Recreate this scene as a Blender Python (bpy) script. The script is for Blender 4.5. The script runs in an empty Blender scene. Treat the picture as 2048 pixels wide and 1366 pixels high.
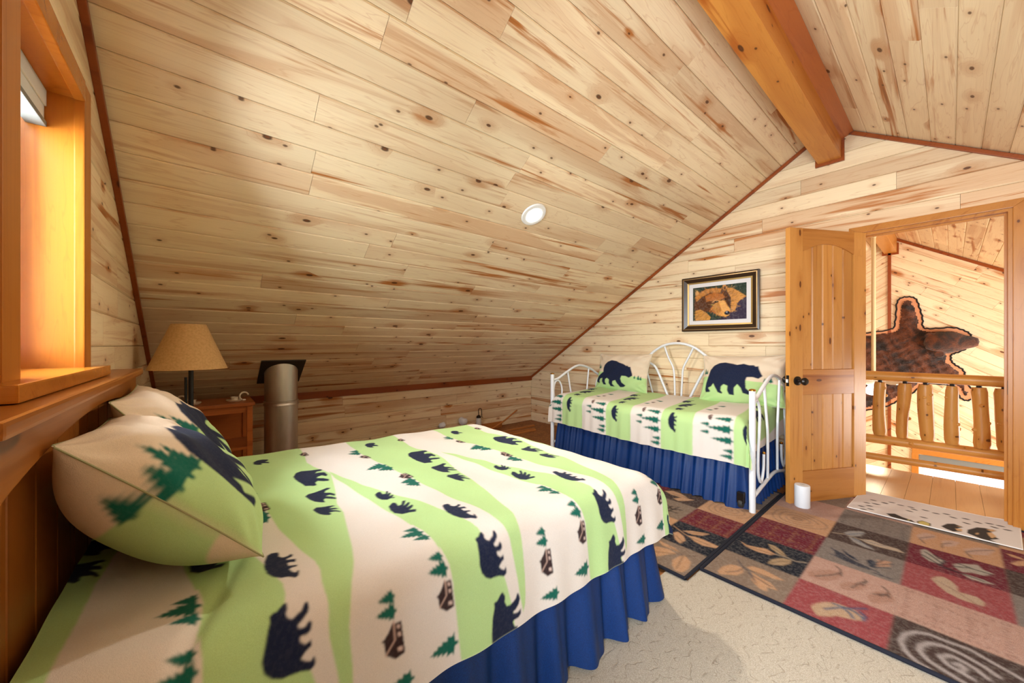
import bpy, bmesh, math, random
import numpy as np
from mathutils import Vector, Matrix
from mathutils.bvhtree import BVHTree
random.seed(7); rng = np.random.default_rng(7)
scene = bpy.context.scene
COL = scene.collection

# ------------------------------------------------------------------ camera
FPX, CX, CY, EYE, YAW = 737.0, 1024.0, 690.0, 1.18, math.radians(50)
cam_d = bpy.data.cameras.new('camera'); cam = bpy.data.objects.new('camera', cam_d); COL.objects.link(cam)
cam_d.sensor_width = 36; cam_d.lens = 36*FPX/2048; cam_d.clip_start = .02; cam_d.shift_y = (CY-683)/2048
cam.location = (0, 0, EYE); cam.rotation_euler = (math.pi/2, 0, YAW-math.pi/2)
scene.camera = cam
# ------------------------------------------------------------------ light
scene.view_settings.view_transform = 'Standard'; scene.view_settings.look = 'None'
scene.view_settings.gamma = 1; scene.view_settings.use_curve_mapping = False
scene.view_settings.exposure = 0.10
world = bpy.data.worlds.new('sky'); scene.world = world; world.use_nodes = True
world.node_tree.nodes['Background'].inputs[0].default_value = (.80, .90, 1.0, 1)
world.node_tree.nodes['Background'].inputs[1].default_value = 2.2

def area(name, loc, direction, sx, sy, power, color, spread=180):
    d = bpy.data.lights.new(name, 'AREA'); d.shape = 'RECTANGLE'; d.size = sx; d.size_y = sy
    d.energy = power; d.color = color; d.spread = math.radians(spread)
    o = bpy.data.objects.new(name, d); COL.objects.link(o); o.location = loc
    o.rotation_euler = Vector(direction).to_track_quat('-Z', 'Y').to_euler()
    return o
# daylight outside the glass of the window over the headboard, of the window on the camera's side of the same
# gable end (the sides of the beds and posts that face the camera are lit by cool daylight), and of the great room
area('window_left_offscreen', (-.62, 1.4525, 1.515), (1, 0, -.25), .525, .83, 56, (.86, .94, 1))
area('window_right_offscreen', (-.62, -.34, 1.265), (1, 0, -.25), .84, 1.43, 150, (.86, .94, 1))
area('great_room_window_offscreen', (6.6, -3.14, -.16), (0, 1, 0), 3.7, 1.6, 330, (1, .96, .90))
CAN_POWER = 26
CAN_COLOR = (1, .90, .76)

# ------------------------------------------------------------------ helpers
def s2l(c):
    c = np.asarray(c, float)/255.0
    return np.where(c <= .04045, c/12.92, ((c+.055)/1.055)**2.4)
def RGB(r, g, b): return tuple(s2l((r, g, b)))
FW = np.array([math.cos(YAW), math.sin(YAW), 0]); RT = np.array([math.sin(YAW), -math.cos(YAW), 0])
def pray(u, v): return FW+(u-CX)/FPX*RT+np.array([0, 0, -(v-CY)/FPX])
def onplane(u, v, ax, val):
    d = pray(u, v); o = np.array([0, 0, EYE]); t = (val-o[ax])/d[ax]; return o+t*d

def tag(o, label=None, cat=None, group=None, kind=None):
    if label: o['label'] = label
    if cat: o['category'] = cat
    if group: o['group'] = group
    if kind: o['kind'] = kind
    return o
def empty(name, loc=(0, 0, 0), rz=0, **k):
    o = bpy.data.objects.new(name, None); COL.objects.link(o); o.location = loc; o.rotation_euler = (0, 0, rz)
    o.empty_display_size = .05
    return tag(o, **k)
def link(name, me, mat, parent=None, **k):
    o = bpy.data.objects.new(name, me); COL.objects.link(o)
    if mat is not None and len(me.materials) == 0: me.materials.append(mat)
    if parent is not None: o.parent = parent
    return tag(o, **k)

class MB:
    def __init__(s): s.v = []; s.f = []
    def add(s, vs, fs):
        n = len(s.v); s.v += [tuple(map(float, p)) for p in vs]; s.f += [tuple(n+i for i in f) for f in fs]; return s
    def box(s, x0, x1, y0, y1, z0, z1):
        return s.add([(x0,y0,z0),(x1,y0,z0),(x1,y1,z0),(x0,y1,z0),(x0,y0,z1),(x1,y0,z1),(x1,y1,z1),(x0,y1,z1)],
                     [(0,3,2,1),(4,5,6,7),(0,1,5,4),(1,2,6,5),(2,3,7,6),(3,0,4,7)])
    def prism(s, poly, d0, d1, fn):
        """poly of 2d points, extruded d0..d1; fn(p,q,d)->xyz"""
        n = len(poly)
        vs = [fn(p[0], p[1], d0) for p in poly]+[fn(p[0], p[1], d1) for p in poly]
        fs = [tuple(range(n))[::-1], tuple(range(n, 2*n))]+[(i, (i+1) % n, n+(i+1) % n, n+i) for i in range(n)]
        return s.add(vs, fs)
    def tube(s, path, r, seg=10, caps=True):
        P = [Vector(p) for p in path]; n = len(P)
        R = r if hasattr(r, '__len__') else [r]*n
        T = []
        for i in range(n):
            a = P[max(i-1, 0)]; b = P[min(i+1, n-1)]; T.append((b-a).normalized())
        up = Vector((0, 0, 1)) if abs(T[0].z) < .9 else Vector((1, 0, 0))
        N = (up-T[0]*up.dot(T[0])).normalized(); vs = []; 
        for i in range(n):
            N = (N-T[i]*N.dot(T[i])).normalized(); B = T[i].cross(N)
            for k in range(seg):
                a = 2*math.pi*k/seg; vs.append(P[i]+N*(R[i]*math.cos(a))+B*(R[i]*math.sin(a)))
        fs = []
        for i in range(n-1):
            for k in range(seg):
                k2 = (k+1) % seg; fs.append((i*seg+k, i*seg+k2, (i+1)*seg+k2, (i+1)*seg+k))
        if caps: fs += [tuple(range(seg))[::-1], tuple((n-1)*seg+k for k in range(seg))]
        return s.add(vs, fs)
    def lathe(s, prof, c=(0, 0, 0), seg=24, M=None):
        vs = []; n = len(prof)
        for (r, z) in prof:
            for k in range(seg):
                a = 2*math.pi*k/seg; p = Vector((r*math.cos(a), r*math.sin(a), z))
                if M is not None: p = M @ p
                vs.append((p.x+c[0], p.y+c[1], p.z+c[2]))
        fs = [(i*seg+k, i*seg+(k+1) % seg, (i+1)*seg+(k+1) % seg, (i+1)*seg+k) for i in range(n-1) for k in range(seg)]
        if prof[0][0] > 1e-4: pass
        return s.add(vs, fs)
    def build(s, name, mat, parent=None, smooth=False, bevel=0, seg=2, fix=True, **k):
        me = bpy.data.meshes.new(name); me.from_pydata(s.v, [], s.f)
        bm = bmesh.new(); bm.from_mesh(me)
        bmesh.ops.remove_doubles(bm, verts=bm.verts, dist=1e-6)
        if fix: bmesh.ops.recalc_face_normals(bm, faces=bm.faces)
        if bevel:
            es = [e for e in bm.edges if len(e.link_faces) == 2 and e.calc_face_angle(0) > .6]
            bmesh.ops.bevel(bm, geom=es, offset=bevel, segments=seg, profile=.7, affect='EDGES', clamp_overlap=True)
        bm.to_mesh(me); bm.free()
        if smooth:
            for p in me.polygons: p.use_smooth = True
            me.set_sharp_from_angle(angle=math.radians(40))
        return link(name, me, mat, parent, **k)

def soften(img):
    p = np.pad(img, ((1, 1), (0, 0), (0, 0)), mode='edge'); img = (p[:-2]+2*p[1:-1]+p[2:])/4
    p = np.pad(img, ((0, 0), (1, 1), (0, 0)), mode='edge'); return (p[:, :-2]+2*p[:, 1:-1]+p[:, 2:])/4
def grid_mesh(name, P, colors=None, smooth=True, closed=False):
    """P: (n,m,3) array -> mesh with optional per-vertex colour attribute 'print'"""
    n, m, _ = P.shape
    idx = np.arange(n*m).reshape(n, m)
    q = np.stack([idx[:-1, :-1], idx[1:, :-1], idx[1:, 1:], idx[:-1, 1:]], -1).reshape(-1, 4)
    me = bpy.data.meshes.new(name)
    me.vertices.add(n*m); me.vertices.foreach_set('co', P.reshape(-1).astype(np.float32))
    me.loops.add(q.size); me.loops.foreach_set('vertex_index', q.reshape(-1).astype(np.int32))
    me.polygons.add(len(q)); me.polygons.foreach_set('loop_start', np.arange(0, q.size, 4, dtype=np.int32))
    me.update(calc_edges=True)
    if colors is not None:
        colors = soften(colors)
        a = me.color_attributes.new('print', 'FLOAT_COLOR', 'POINT')
        c = np.ones((n*m, 4), np.float32); c[:, :3] = colors.reshape(-1, 3)
        a.data.foreach_set('color', c.reshape(-1))
    if smooth: me.polygons.foreach_set('use_smooth', np.ones(len(q), bool))
    me.validate(); return me

# --- print rasteriser: img is (n,m,3) on a regular grid with axes A (n) and B (m)
class Print:
    def __init__(s, a0, a1, b0, b1, step, base):
        s.n = int((a1-a0)/step)+1; s.m = int((b1-b0)/step)+1; s.a0, s.b0 = a0, b0
        s.da = (a1-a0)/(s.n-1); s.db = (b1-b0)/(s.m-1)
        s.A = a0+np.arange(s.n)*s.da; s.B = b0+np.arange(s.m)*s.db
        s.img = np.empty((s.n, s.m, 3)); s.img[:] = s2l(base)
    def win(s, lo, hi):
        i0 = max(0, int((lo[0]-s.a0)/s.da)-1); i1 = min(s.n, int((hi[0]-s.a0)/s.da)+3)
        j0 = max(0, int((lo[1]-s.b0)/s.db)-1); j1 = min(s.m, int((hi[1]-s.b0)/s.db)+3)
        return i0, i1, j0, j1
    def poly(s, pts, col, alpha=1.0):
        P = np.asarray(pts, float); i0, i1, j0, j1 = s.win(P.min(0), P.max(0))
        if i1 <= i0 or j1 <= j0: return
        acc = 0
        for da in (-.25, .25):
            for db in (-.25, .25):
                X, Y = np.meshgrid(s.A[i0:i1]+da*s.da, s.B[j0:j1]+db*s.db, indexing='ij')
                ins = np.zeros(X.shape, bool)
                for k in range(len(P)):
                    x1, y1 = P[k]; x2, y2 = P[k-1]
                    if y1 == y2: continue
                    c = ((y1 > Y) != (y2 > Y)) & (X < (x2-x1)*(Y-y1)/(y2-y1)+x1); ins ^= c
                acc = acc+ins*.25
        w = (acc*alpha)[..., None]; s.img[i0:i1, j0:j1] = s.img[i0:i1, j0:j1]*(1-w)+s2l(col)*w
    def stroke(s, pts, width, col, alpha=1.0):
        P = np.asarray(pts, float); W = width
        i0, i1, j0, j1 = s.win(P.min(0)-W, P.max(0)+W)
        if i1 <= i0 or j1 <= j0: return
        X, Y = np.meshgrid(s.A[i0:i1], s.B[j0:j1], indexing='ij'); D = np.full(X.shape, 9.)
        for k in range(len(P)-1):
            a = P[k]; d = P[k+1]-a; L = max(d@d, 1e-9)
            t = np.clip(((X-a[0])*d[0]+(Y-a[1])*d[1])/L, 0, 1)
            D = np.minimum(D, np.hypot(X-a[0]-t*d[0], Y-a[1]-t*d[1]))
        w = (np.clip((W/2-D)/s.da+.5, 0, 1)*alpha)[..., None]
        s.img[i0:i1, j0:j1] = s.img[i0:i1, j0:j1]*(1-w)+s2l(col)*w
    def rect(s, a0, a1, b0, b1, col): s.poly([(a0,b0),(a1,b0),(a1,b1),(a0,b1)], col)
    def ell(s, c, ra, rb, col, ang=0, n=14, alpha=1):
        t = np.linspace(0, 2*np.pi, n, endpoint=False); ca, sa = math.cos(ang), math.sin(ang)
        x = ra*np.cos(t); y = rb*np.sin(t); s.poly(np.stack([c[0]+x*ca-y*sa, c[1]+x*sa+y*ca], 1), col, alpha)

# ------------------------------------------------------------------ materials
MATS = {}
class NT:
    def __init__(s, name):
        s.m = bpy.data.materials.new(name); s.m.use_nodes = True; s.t = s.m.node_tree; s.b = s.t.nodes['Principled BSDF']; MATS[name] = s.m
    def n(s, ty, **k):
        nd = s.t.nodes.new(ty)
        for a, v in k.items():
            if a.startswith('i_'):
                key = a[2:]; key = int(key) if key.isdigit() else key
                sock = nd.inputs[key]
                if hasattr(v, 'is_output') or isinstance(v, bpy.types.NodeSocket): s.t.links.new(v, sock)
                else: sock.default_value = v
            else: setattr(nd, a, v)
        return nd
    def l(s, a, b): s.t.links.new(a, b)
    def math(s, op, a, b=0.0, clamp=False):
        nd = s.t.nodes.new('ShaderNodeMath'); nd.operation = op; nd.use_clamp = clamp
        for i, v in enumerate((a, b)):
            if isinstance(v, bpy.types.NodeSocket): s.l(v, nd.inputs[i])
            else: nd.inputs[i].default_value = v
        return nd.outputs[0]
    def sstep(s, x, lo, hi, o0=0.0, o1=1.0):
        nd = s.t.nodes.new('ShaderNodeMapRange'); nd.interpolation_type = 'SMOOTHSTEP'; s.l(x, nd.inputs[0])
        for i, v in enumerate((lo, hi, o0, o1)): nd.inputs[i+1].default_value = v
        return nd.outputs[0]
    def mix(s, f, a, b, blend='MIX'):
        nd = s.t.nodes.new('ShaderNodeMix'); nd.data_type = 'RGBA'; nd.blend_type = blend
        for sock, v in ((nd.inputs[0], f), (nd.inputs[6], a), (nd.inputs[7], b)):
            if isinstance(v, bpy.types.NodeSocket): s.l(v, sock)
            elif hasattr(v, '__len__'): sock.default_value = (*v[:3], 1)
            else: sock.default_value = v
        return nd.outputs[2]
    def vscale(s, v, sc):
        nd = s.t.nodes.new('ShaderNodeVectorMath'); nd.operation = 'MULTIPLY'; s.l(v, nd.inputs[0]); nd.inputs[1].default_value = sc; return nd.outputs[0]
    def vadd(s, a, b):
        nd = s.t.nodes.new('ShaderNodeVectorMath'); nd.operation = 'ADD'; s.l(a, nd.inputs[0]); s.l(b, nd.inputs[1]); return nd.outputs[0]
    def noise(s, v, scale=1, detail=3, dist=0.0, rough=.55):
        nd = s.t.nodes.new('ShaderNodeTexNoise'); s.l(v, nd.inputs['Vector']); nd.inputs['Scale'].default_value = scale
        nd.inputs['Detail'].default_value = detail; nd.inputs['Distortion'].default_value = dist; nd.inputs['Roughness'].default_value = rough
        return nd.outputs[0]
    def bump(s, h, strength=.3, dist=.01):
        nd = s.t.nodes.new('ShaderNodeBump'); nd.inputs['Strength'].default_value = strength; nd.inputs['Distance'].default_value = dist
        s.l(h, nd.inputs['Height']); s.l(nd.outputs[0], s.b.inputs['Normal'])
    def out(s, col=None, rough=.5, metal=0.0, spec=None):
        if col is not None:
            if isinstance(col, bpy.types.NodeSocket): s.l(col, s.b.inputs['Base Color'])
            else: s.b.inputs['Base Color'].default_value = (*col[:3], 1)
        if isinstance(rough, bpy.types.NodeSocket): s.l(rough, s.b.inputs['Roughness'])
        else: s.b.inputs['Roughness'].default_value = rough
        s.b.inputs['Metallic'].default_value = metal
        if spec is not None: s.b.inputs['Specular IOR Level'].default_value = spec
        return s.m
    def local(s):
        """object coordinates shifted by a random amount for every object"""
        tc = s.n('ShaderNodeTexCoord'); oi = s.n('ShaderNodeObjectInfo'); r = oi.outputs['Random']
        c = s.n('ShaderNodeCombineXYZ'); s.l(s.math('MULTIPLY', r, 71.3), c.inputs[0]); s.l(s.math('MULTIPLY', r, 37.1), c.inputs[1]); s.l(s.math('MULTIPLY', r, 19.7), c.inputs[2])
        return s.vadd(tc.outputs['Object'], c.outputs[0]), r

def wood(name, base, streak, dark, knot, axis=0, streak_amt=1.0, knots=.55, rough=.42, lo=.50, hi=.66, ksc=(3.2, 6.5), vary=.14, bumpy=.05):
    t = NT(name); p, rnd = t.local()
    sep = t.n('ShaderNodeSeparateXYZ', i_0=p); c = t.n('ShaderNodeCombineXYZ')
    px, py, pz = sep.outputs
    lo_, a_, b_ = {0: (px, py, pz), 2: (pz, px, py)}[axis]
    t.l(lo_, c.inputs[0]); t.l(t.math('ADD', a_, b_), c.inputs[1]); t.l(t.math('SUBTRACT', a_, b_), c.inputs[2])
    p = c.outputs[0]
    # knots first, they push the grain aside
    kv = t.vscale(p, (ksc[0], ksc[1], 0.0))
    vo = t.n('ShaderNodeTexVoronoi', voronoi_dimensions='2D', i_Vector=kv); vo.inputs['Scale'].default_value = 1; vo.inputs['Randomness'].default_value = .9
    d = vo.outputs['Distance']; sepc = t.n('ShaderNodeSeparateColor', i_0=vo.outputs['Color'])
    has = t.math('GREATER_THAN', sepc.outputs[0], 1-knots)
    size = t.math('MULTIPLY_ADD', sepc.outputs[1], .075); size.node.inputs[2].default_value = .03
    rel = t.math('DIVIDE', d, size)
    kmask = t.math('MULTIPLY', t.sstep(rel, 1.0, .55), has)
    halo = t.math('MULTIPLY', t.sstep(rel, 5.0, .8), has)
    warp = t.math('MULTIPLY', halo, .16)
    n1 = t.noise(t.vscale(p, (.55, 6.5, 3.0)), 1.0, 4, .5)
    n1 = t.math('ADD', n1, warp)
    st = t.sstep(n1, lo, hi)
    rings = t.math('PINGPONG', t.math('MULTIPLY', n1, 13.0), .5)
    rl = t.sstep(rings, .09, .0)
    patch = t.sstep(t.noise(t.vscale(p, (.30, 1.6, 1.6)), 1, 2, .3), .36, .60)
    n2 = t.math('ADD', t.noise(t.vscale(p, (.8, 17.0, 6.0)), 1.0, 4, .6), t.math('MULTIPLY', warp, .6))
    st2 = t.math('MULTIPLY', t.sstep(n2, .54, .68), t.math('ADD', t.math('MULTIPLY', patch, .8), .1))
    fine = t.noise(t.vscale(p, (5, 190, 60)), 1, 2)
    broad = t.mix(.45, base, streak)
    col = t.mix(t.math('MULTIPLY', t.math('MULTIPLY', st, streak_amt, True), t.math('ADD', t.math('MULTIPLY', patch, .85), .15), True), base, broad)
    col = t.mix(t.math('MULTIPLY', st2, streak_amt, True), col, streak)
    col = t.mix(t.math('MULTIPLY', rl, .22), col, streak)
    col = t.mix(t.math('MULTIPLY', t.math('MULTIPLY', t.sstep(n2, .66, .76), patch), .6), col, dark)
    col = t.mix(t.math('MULTIPLY', t.sstep(fine, .45, .75), .07), col, dark)
    col = t.mix(t.math('MULTIPLY', halo, .30), col, streak)
    col = t.mix(t.math('MULTIPLY', kmask, .9), col, knot)
    if knots > .15:
        v3 = t.n('ShaderNodeTexVoronoi', voronoi_dimensions='2D', i_Vector=t.vscale(p, (5.3, 9.1, 0.0))); v3.inputs['Scale'].default_value = 1
        c3 = t.n('ShaderNodeSeparateColor', i_0=v3.outputs['Color'])
        pin = t.math('MULTIPLY', t.math('GREATER_THAN', c3.outputs[0], .80), t.sstep(v3.outputs['Distance'], .075, .03))
        tail = t.math('MULTIPLY', t.math('GREATER_THAN', c3.outputs[0], .80), t.sstep(v3.outputs['Distance'], .26, .05))
        col = t.mix(t.math('MULTIPLY', tail, .28), col, streak); col = t.mix(t.math('MULTIPLY', pin, .85), col, knot)
    kr = t.math('MULTIPLY', t.math('MULTIPLY', t.sstep(rel, .42, .2), has), .55)
    col = t.mix(kr, col, dark)
    val = t.math('ADD', t.math('MULTIPLY', rnd, vary), 1-vary*.6)
    hs = t.n('ShaderNodeHueSaturation', i_Color=col); t.l(val, hs.inputs['Value'])
    t.bump(t.math('ADD', fine, t.math('MULTIPLY', n1, 2.0)), bumpy, .002)
    return t.out(hs.outputs[0], rough, spec=.35)

wood('aspen', RGB(244,223,186), RGB(186,118,60), RGB(126,70,30), RGB(74,40,18), streak_amt=1.25, knots=.20, lo=.46, hi=.60, vary=.18)
wood('aspen_far', RGB(244,223,186), RGB(186,118,60), RGB(126,70,30), RGB(74,40,18), streak_amt=1.1, knots=.3, vary=.16)
wood('stained_pine', RGB(192,126,52), RGB(160,90,26), RGB(120,56,12), RGB(70,28,8), streak_amt=.8, knots=.18, rough=.32, ksc=(2.2, 7))
wood('stained_pine_upright', RGB(192,126,52), RGB(160,90,26), RGB(120,56,12), RGB(70,28,8), axis=2, streak_amt=.8, knots=.18, rough=.32, ksc=(2.2, 7))
wood('window_pine', RGB(184,110,34), RGB(156,82,18), RGB(112,54,10), RGB(50,22,12), axis=2, streak_amt=.8, knots=.2, rough=.3, ksc=(1.6, 5))
wood('beam_fir', RGB(216,146,66), RGB(178,96,30), RGB(120,58,16), RGB(70,34,12), streak_amt=1.3, knots=.16, rough=.4, ksc=(2.4, 8), lo=.42, hi=.56)
wood('fir_board', RGB(186,104,44), RGB(156,76,26), RGB(104,46,14), RGB(70,30,10), streak_amt=1.2, knots=.1, rough=.4, lo=.42, hi=.58)
wood('red_trim', RGB(150,74,26), RGB(112,46,14), RGB(70,26,8), RGB(50,18,6), streak_amt=.9, knots=.2, rough=.4)
wood('headboard_pine', RGB(160,96,36), RGB(122,64,20), RGB(92,44,12), RGB(60,26,8), streak_amt=.9, knots=.15, rough=.3, ksc=(1.5, 5))
wood('headboard_pine_upright', RGB(160,96,36), RGB(122,64,20), RGB(92,44,12), RGB(60,26,8), axis=2, streak_amt=.9, knots=.15, rough=.35)
wood('door_pine', RGB(198,138,70), RGB(166,100,38), RGB(132,66,20), RGB(70,28,10), axis=2, streak_amt=1.0, knots=.42, rough=.3, ksc=(2.6, 8))
wood('door_pine_rail', RGB(188,124,58), RGB(156,90,32), RGB(126,62,18), RGB(70,28,10), streak_amt=1.0, knots=.45, rough=.3, ksc=(3, 8))
wood('table_wood', RGB(186,108,52), RGB(156,84,36), RGB(110,56,22), RGB(70,30,12), streak_amt=.7, knots=.0, rough=.35)
wood('log', RGB(226,164,84), RGB(200,128,52), RGB(150,86,32), RGB(86,46,20), streak_amt=.9, knots=.45, rough=.35, ksc=(5, 9))
wood('log_upright', RGB(226,164,84), RGB(200,128,52), RGB(150,86,32), RGB(86,46,20), axis=2, streak_amt=.9, knots=.5, rough=.35, ksc=(5, 9))
wood('laminate', RGB(232,186,128), RGB(214,162,104), RGB(190,136,84), RGB(170,116,70), streak_amt=.6, knots=.05, rough=.28)
wood('window_pine_rail', RGB(184,110,34), RGB(156,82,18), RGB(112,54,10), RGB(50,22,12), streak_amt=.8, knots=.0, rough=.18)
wood('scrap_wood', RGB(190,120,60), RGB(160,90,40), RGB(110,60,24), RGB(80,40,14), streak_amt=.7, knots=.1)

def plain(name, col, rough=.5, metal=0.0, spec=None, bump=0, bscale=300):
    t = NT(name); p, r = t.local()
    n = t.noise(p, bscale, 2)
    c = t.mix(t.sstep(n, .3, .7, 0, .16), col, tuple(x*.72 for x in col))
    if bump: t.bump(n, bump, .002)
    return t.out(c, rough, metal, spec)
plain('white_paint', RGB(236,240,246), .28)
plain('white_trim', RGB(246,246,244), .4)
plain('brass', RGB(214,160,70), .25, 1.0)
plain('black_metal', (.012,.012,.014), .35, .3)
plain('bronze', (.03,.025,.022), .3, .7)
plain('dark_tin', (.02,.015,.012), .6)
plain('ceramic', RGB(238,228,212), .2)
plain('plaster_white', RGB(238,242,248), .5)
plain('mattress_cloth', RGB(228,224,216), .9)
plain('tissue_paper', RGB(232,234,242), .9)
plain('mat_board', RGB(226,224,226), .8)
plain('gold_liner', RGB(176,146,88), .35, .5)
plain('frame_dark', RGB(52,34,20), .3)
plain('frame_bronze', RGB(150,122,84), .3, .6)
plain('drywall', RGB(228,210,180), .8)
plain('roof_board', RGB(120,84,50), .8)
plain('vinyl_blind', RGB(214,222,222), .6)
plain('rubber', (.02,.02,.02), .6)
plain('felt_peach', RGB(214,150,110), .9)
plain('felt_black', (.012,.010,.010), .95)
plain('dry_grass', RGB(120,96,52), .9)
plain('pine_sprig', RGB(92,110,78), .9)
plain('navy_binding', RGB(12,16,34), .9)
plain('clear_bottle', RGB(210,205,198), .25)
plain('fleece_seam', RGB(150,150,110), .9); plain('cotton_seam', RGB(196,196,180), .9)
plain('shade_grey', RGB(120,124,120), .7)
# galvanised pipe
t = NT('galvanised'); p, r = t.local()
n = t.noise(t.vscale(p, (1, 1, .25)), 40, 3)
t.out(t.mix(n, RGB(196,194,190), RGB(222,220,216)), t.sstep(n, .3, .7, .36, .42), 1.0)
# glass
t = NT('glass'); tr = t.n('ShaderNodeBsdfTransparent'); gl = t.n('ShaderNodeBsdfGlossy', i_Roughness=.02); fr = t.n('ShaderNodeFresnel', i_IOR=1.25)
mx = t.n('ShaderNodeMixShader'); t.l(fr.outputs[0], mx.inputs[0]); t.l(tr.outputs[0], mx.inputs[1]); t.l(gl.outputs[0], mx.inputs[2])
t.l(mx.outputs[0], t.t.nodes['Material Output'].inputs['Surface'])
# osb
t = NT('osb'); p, r = t.local()
v = t.n('ShaderNodeTexVoronoi', i_Vector=t.vscale(p, (28, 60, 1))); v.inputs['Scale'].default_value = 1
n = t.noise(p, 60, 4, 1.5)
c = t.mix(n, RGB(96,52,20), RGB(168,106,52)); c = t.mix(.45, c, t.mix(t.n('ShaderNodeSeparateColor', i_0=v.outputs['Color']).outputs[0], RGB(90,50,18), RGB(190,126,66)))
t.bump(n, .2, .003); t.out(c, .6)
# lamp shade
t = NT('parchment'); p, r = t.local(); n = t.noise(p, 90, 4); n2 = t.noise(p, 420, 2)
c = t.mix(t.sstep(n, .35, .7), RGB(222,182,126), RGB(208,166,110)); c = t.mix(t.math('MULTIPLY', t.sstep(n2, .55, .75), .15), c, RGB(170,124,72))
t.out(c, .8); t.b.inputs['Subsurface Weight'].default_value = .0
# printed cloth: colour comes from the woven/printed attribute
def cloth(name, fuzz=700, amt=.16, bump=.35, rough=.95, sheen=.3, lite=.5):
    t = NT(name); a = t.n('ShaderNodeAttribute', attribute_name='print'); tc = t.n('ShaderNodeTexCoord')
    n = t.noise(tc.outputs['Object'], fuzz, 3); n2 = t.noise(tc.outputs['Object'], fuzz*.18, 3)
    c = t.mix(t.math('MULTIPLY', t.sstep(n, .35, .7), amt), a.outputs['Color'], (.02,.02,.02))
    c = t.mix(t.math('MULTIPLY', t.sstep(n2, .4, .7), amt*lite), c, (.9,.86,.78))
    t.bump(t.math('ADD', n, n2), bump, .002); t.out(c, rough, spec=.1)
    t.b.inputs['Sheen Weight'].default_value = sheen
    return t.m
cloth('fleece', 620, .10, .3, .95, .05, .1); cloth('cotton', 900, .05, .12, .9, .05, .2); cloth('rug_pile', 420, .42, .7, .98, .03, .14); cloth('paint_canvas', 300, .1, .1, .5, 0)
t = NT('navy_cotton'); p, r = t.local(); n = t.noise(p, 500, 2)
t.out(t.mix(t.sstep(n, .3, .7), RGB(0,34,84), RGB(0,54,120)), .55, spec=.35); t.bump(n, .08, .001)
t = NT('navy_ruffle'); p, r = t.local(); n = t.noise(p, 500, 2)
t.out(t.mix(t.sstep(n, .3, .7), RGB(0,34,84), RGB(0,54,120)), .45, spec=.4); t.bump(n, .08, .001)
# cable carpet
t = NT('cable_carpet'); tc = t.n('ShaderNodeTexCoord'); o = tc.outputs['Object']
warp = t.noise(o, 7, 2, .6); n = t.noise(o, 330, 3)
sep = t.n('ShaderNodeSeparateXYZ', i_0=o)
u1 = t.math('ADD', t.math('MULTIPLY', sep.outputs[0], 12.0), t.math('MULTIPLY', warp, 2.6)); 
u2 = t.math('ADD', t.math('MULTIPLY', sep.outputs[1], 20.0), t.math('MULTIPLY', t.math('SINE', t.math('MULTIPLY', u1, 6.283)), .30))
rid = t.math('PINGPONG', u2, .5); seam = t.sstep(rid, .10, .0)
brk = t.sstep(t.noise(o, 26, 2), .42, .6)
seam = t.math('MULTIPLY', seam, brk)
c = t.mix(t.sstep(n, .3, .7), RGB(158,147,130), RGB(192,183,168)); c = t.mix(t.math('MULTIPLY', seam, .42), c, RGB(120,102,76))
t.bump(t.math('SUBTRACT', t.math('MULTIPLY', n, .6), t.math('MULTIPLY', seam, .5)), .6, .005); t.out(c, .98, spec=.05)
t.b.inputs['Sheen Weight'].default_value = .2
# bear fur
t = NT('bear_fur'); tc = t.n('ShaderNodeTexCoord'); o = tc.outputs['Object']
n = t.noise(o, 5, 4, .8); n2 = t.noise(t.vscale(o, (60, 40, 110)), 1, 3, .8)
c = t.mix(t.sstep(n, .35, .68), RGB(34,16,8), RGB(116,58,20)); c = t.mix(t.math('MULTIPLY', t.sstep(n2, .45, .75), .6), c, RGB(20,9,5))
t.bump(t.math('ADD', n2, n), .9, .02); t.out(c, .8); t.b.inputs['Sheen Weight'].default_value = .2
# lit bulb
def emit(name, col, s):
    t = NT(name); t.out(col, .4); t.b.inputs['Emission Color'].default_value = (*col, 1); t.b.inputs['Emission Strength'].default_value = s; return t.m
emit('bulb_lit', (1,.93,.8), 14); emit('fan_bulb_lit', (1,.9,.7), 12)
M = MATS

# ------------------------------------------------------------------ shell
X0, X1, Y0, Y1 = -.30, 3.95, -2.94, 4.24
RY, RZ, SL, KZ = .652, 2.97, .637, .686      # ridge, slope, knee wall height
XF = 8.65                                     # far gable of the great room
CS = 1/math.hypot(1, SL); SN = SL*CS
def roof(y): return RZ-SL*abs(y-RY)
PT = .015
def struct(name, label, **k):
    return empty(name, label=label, kind='structure', **k)

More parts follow.
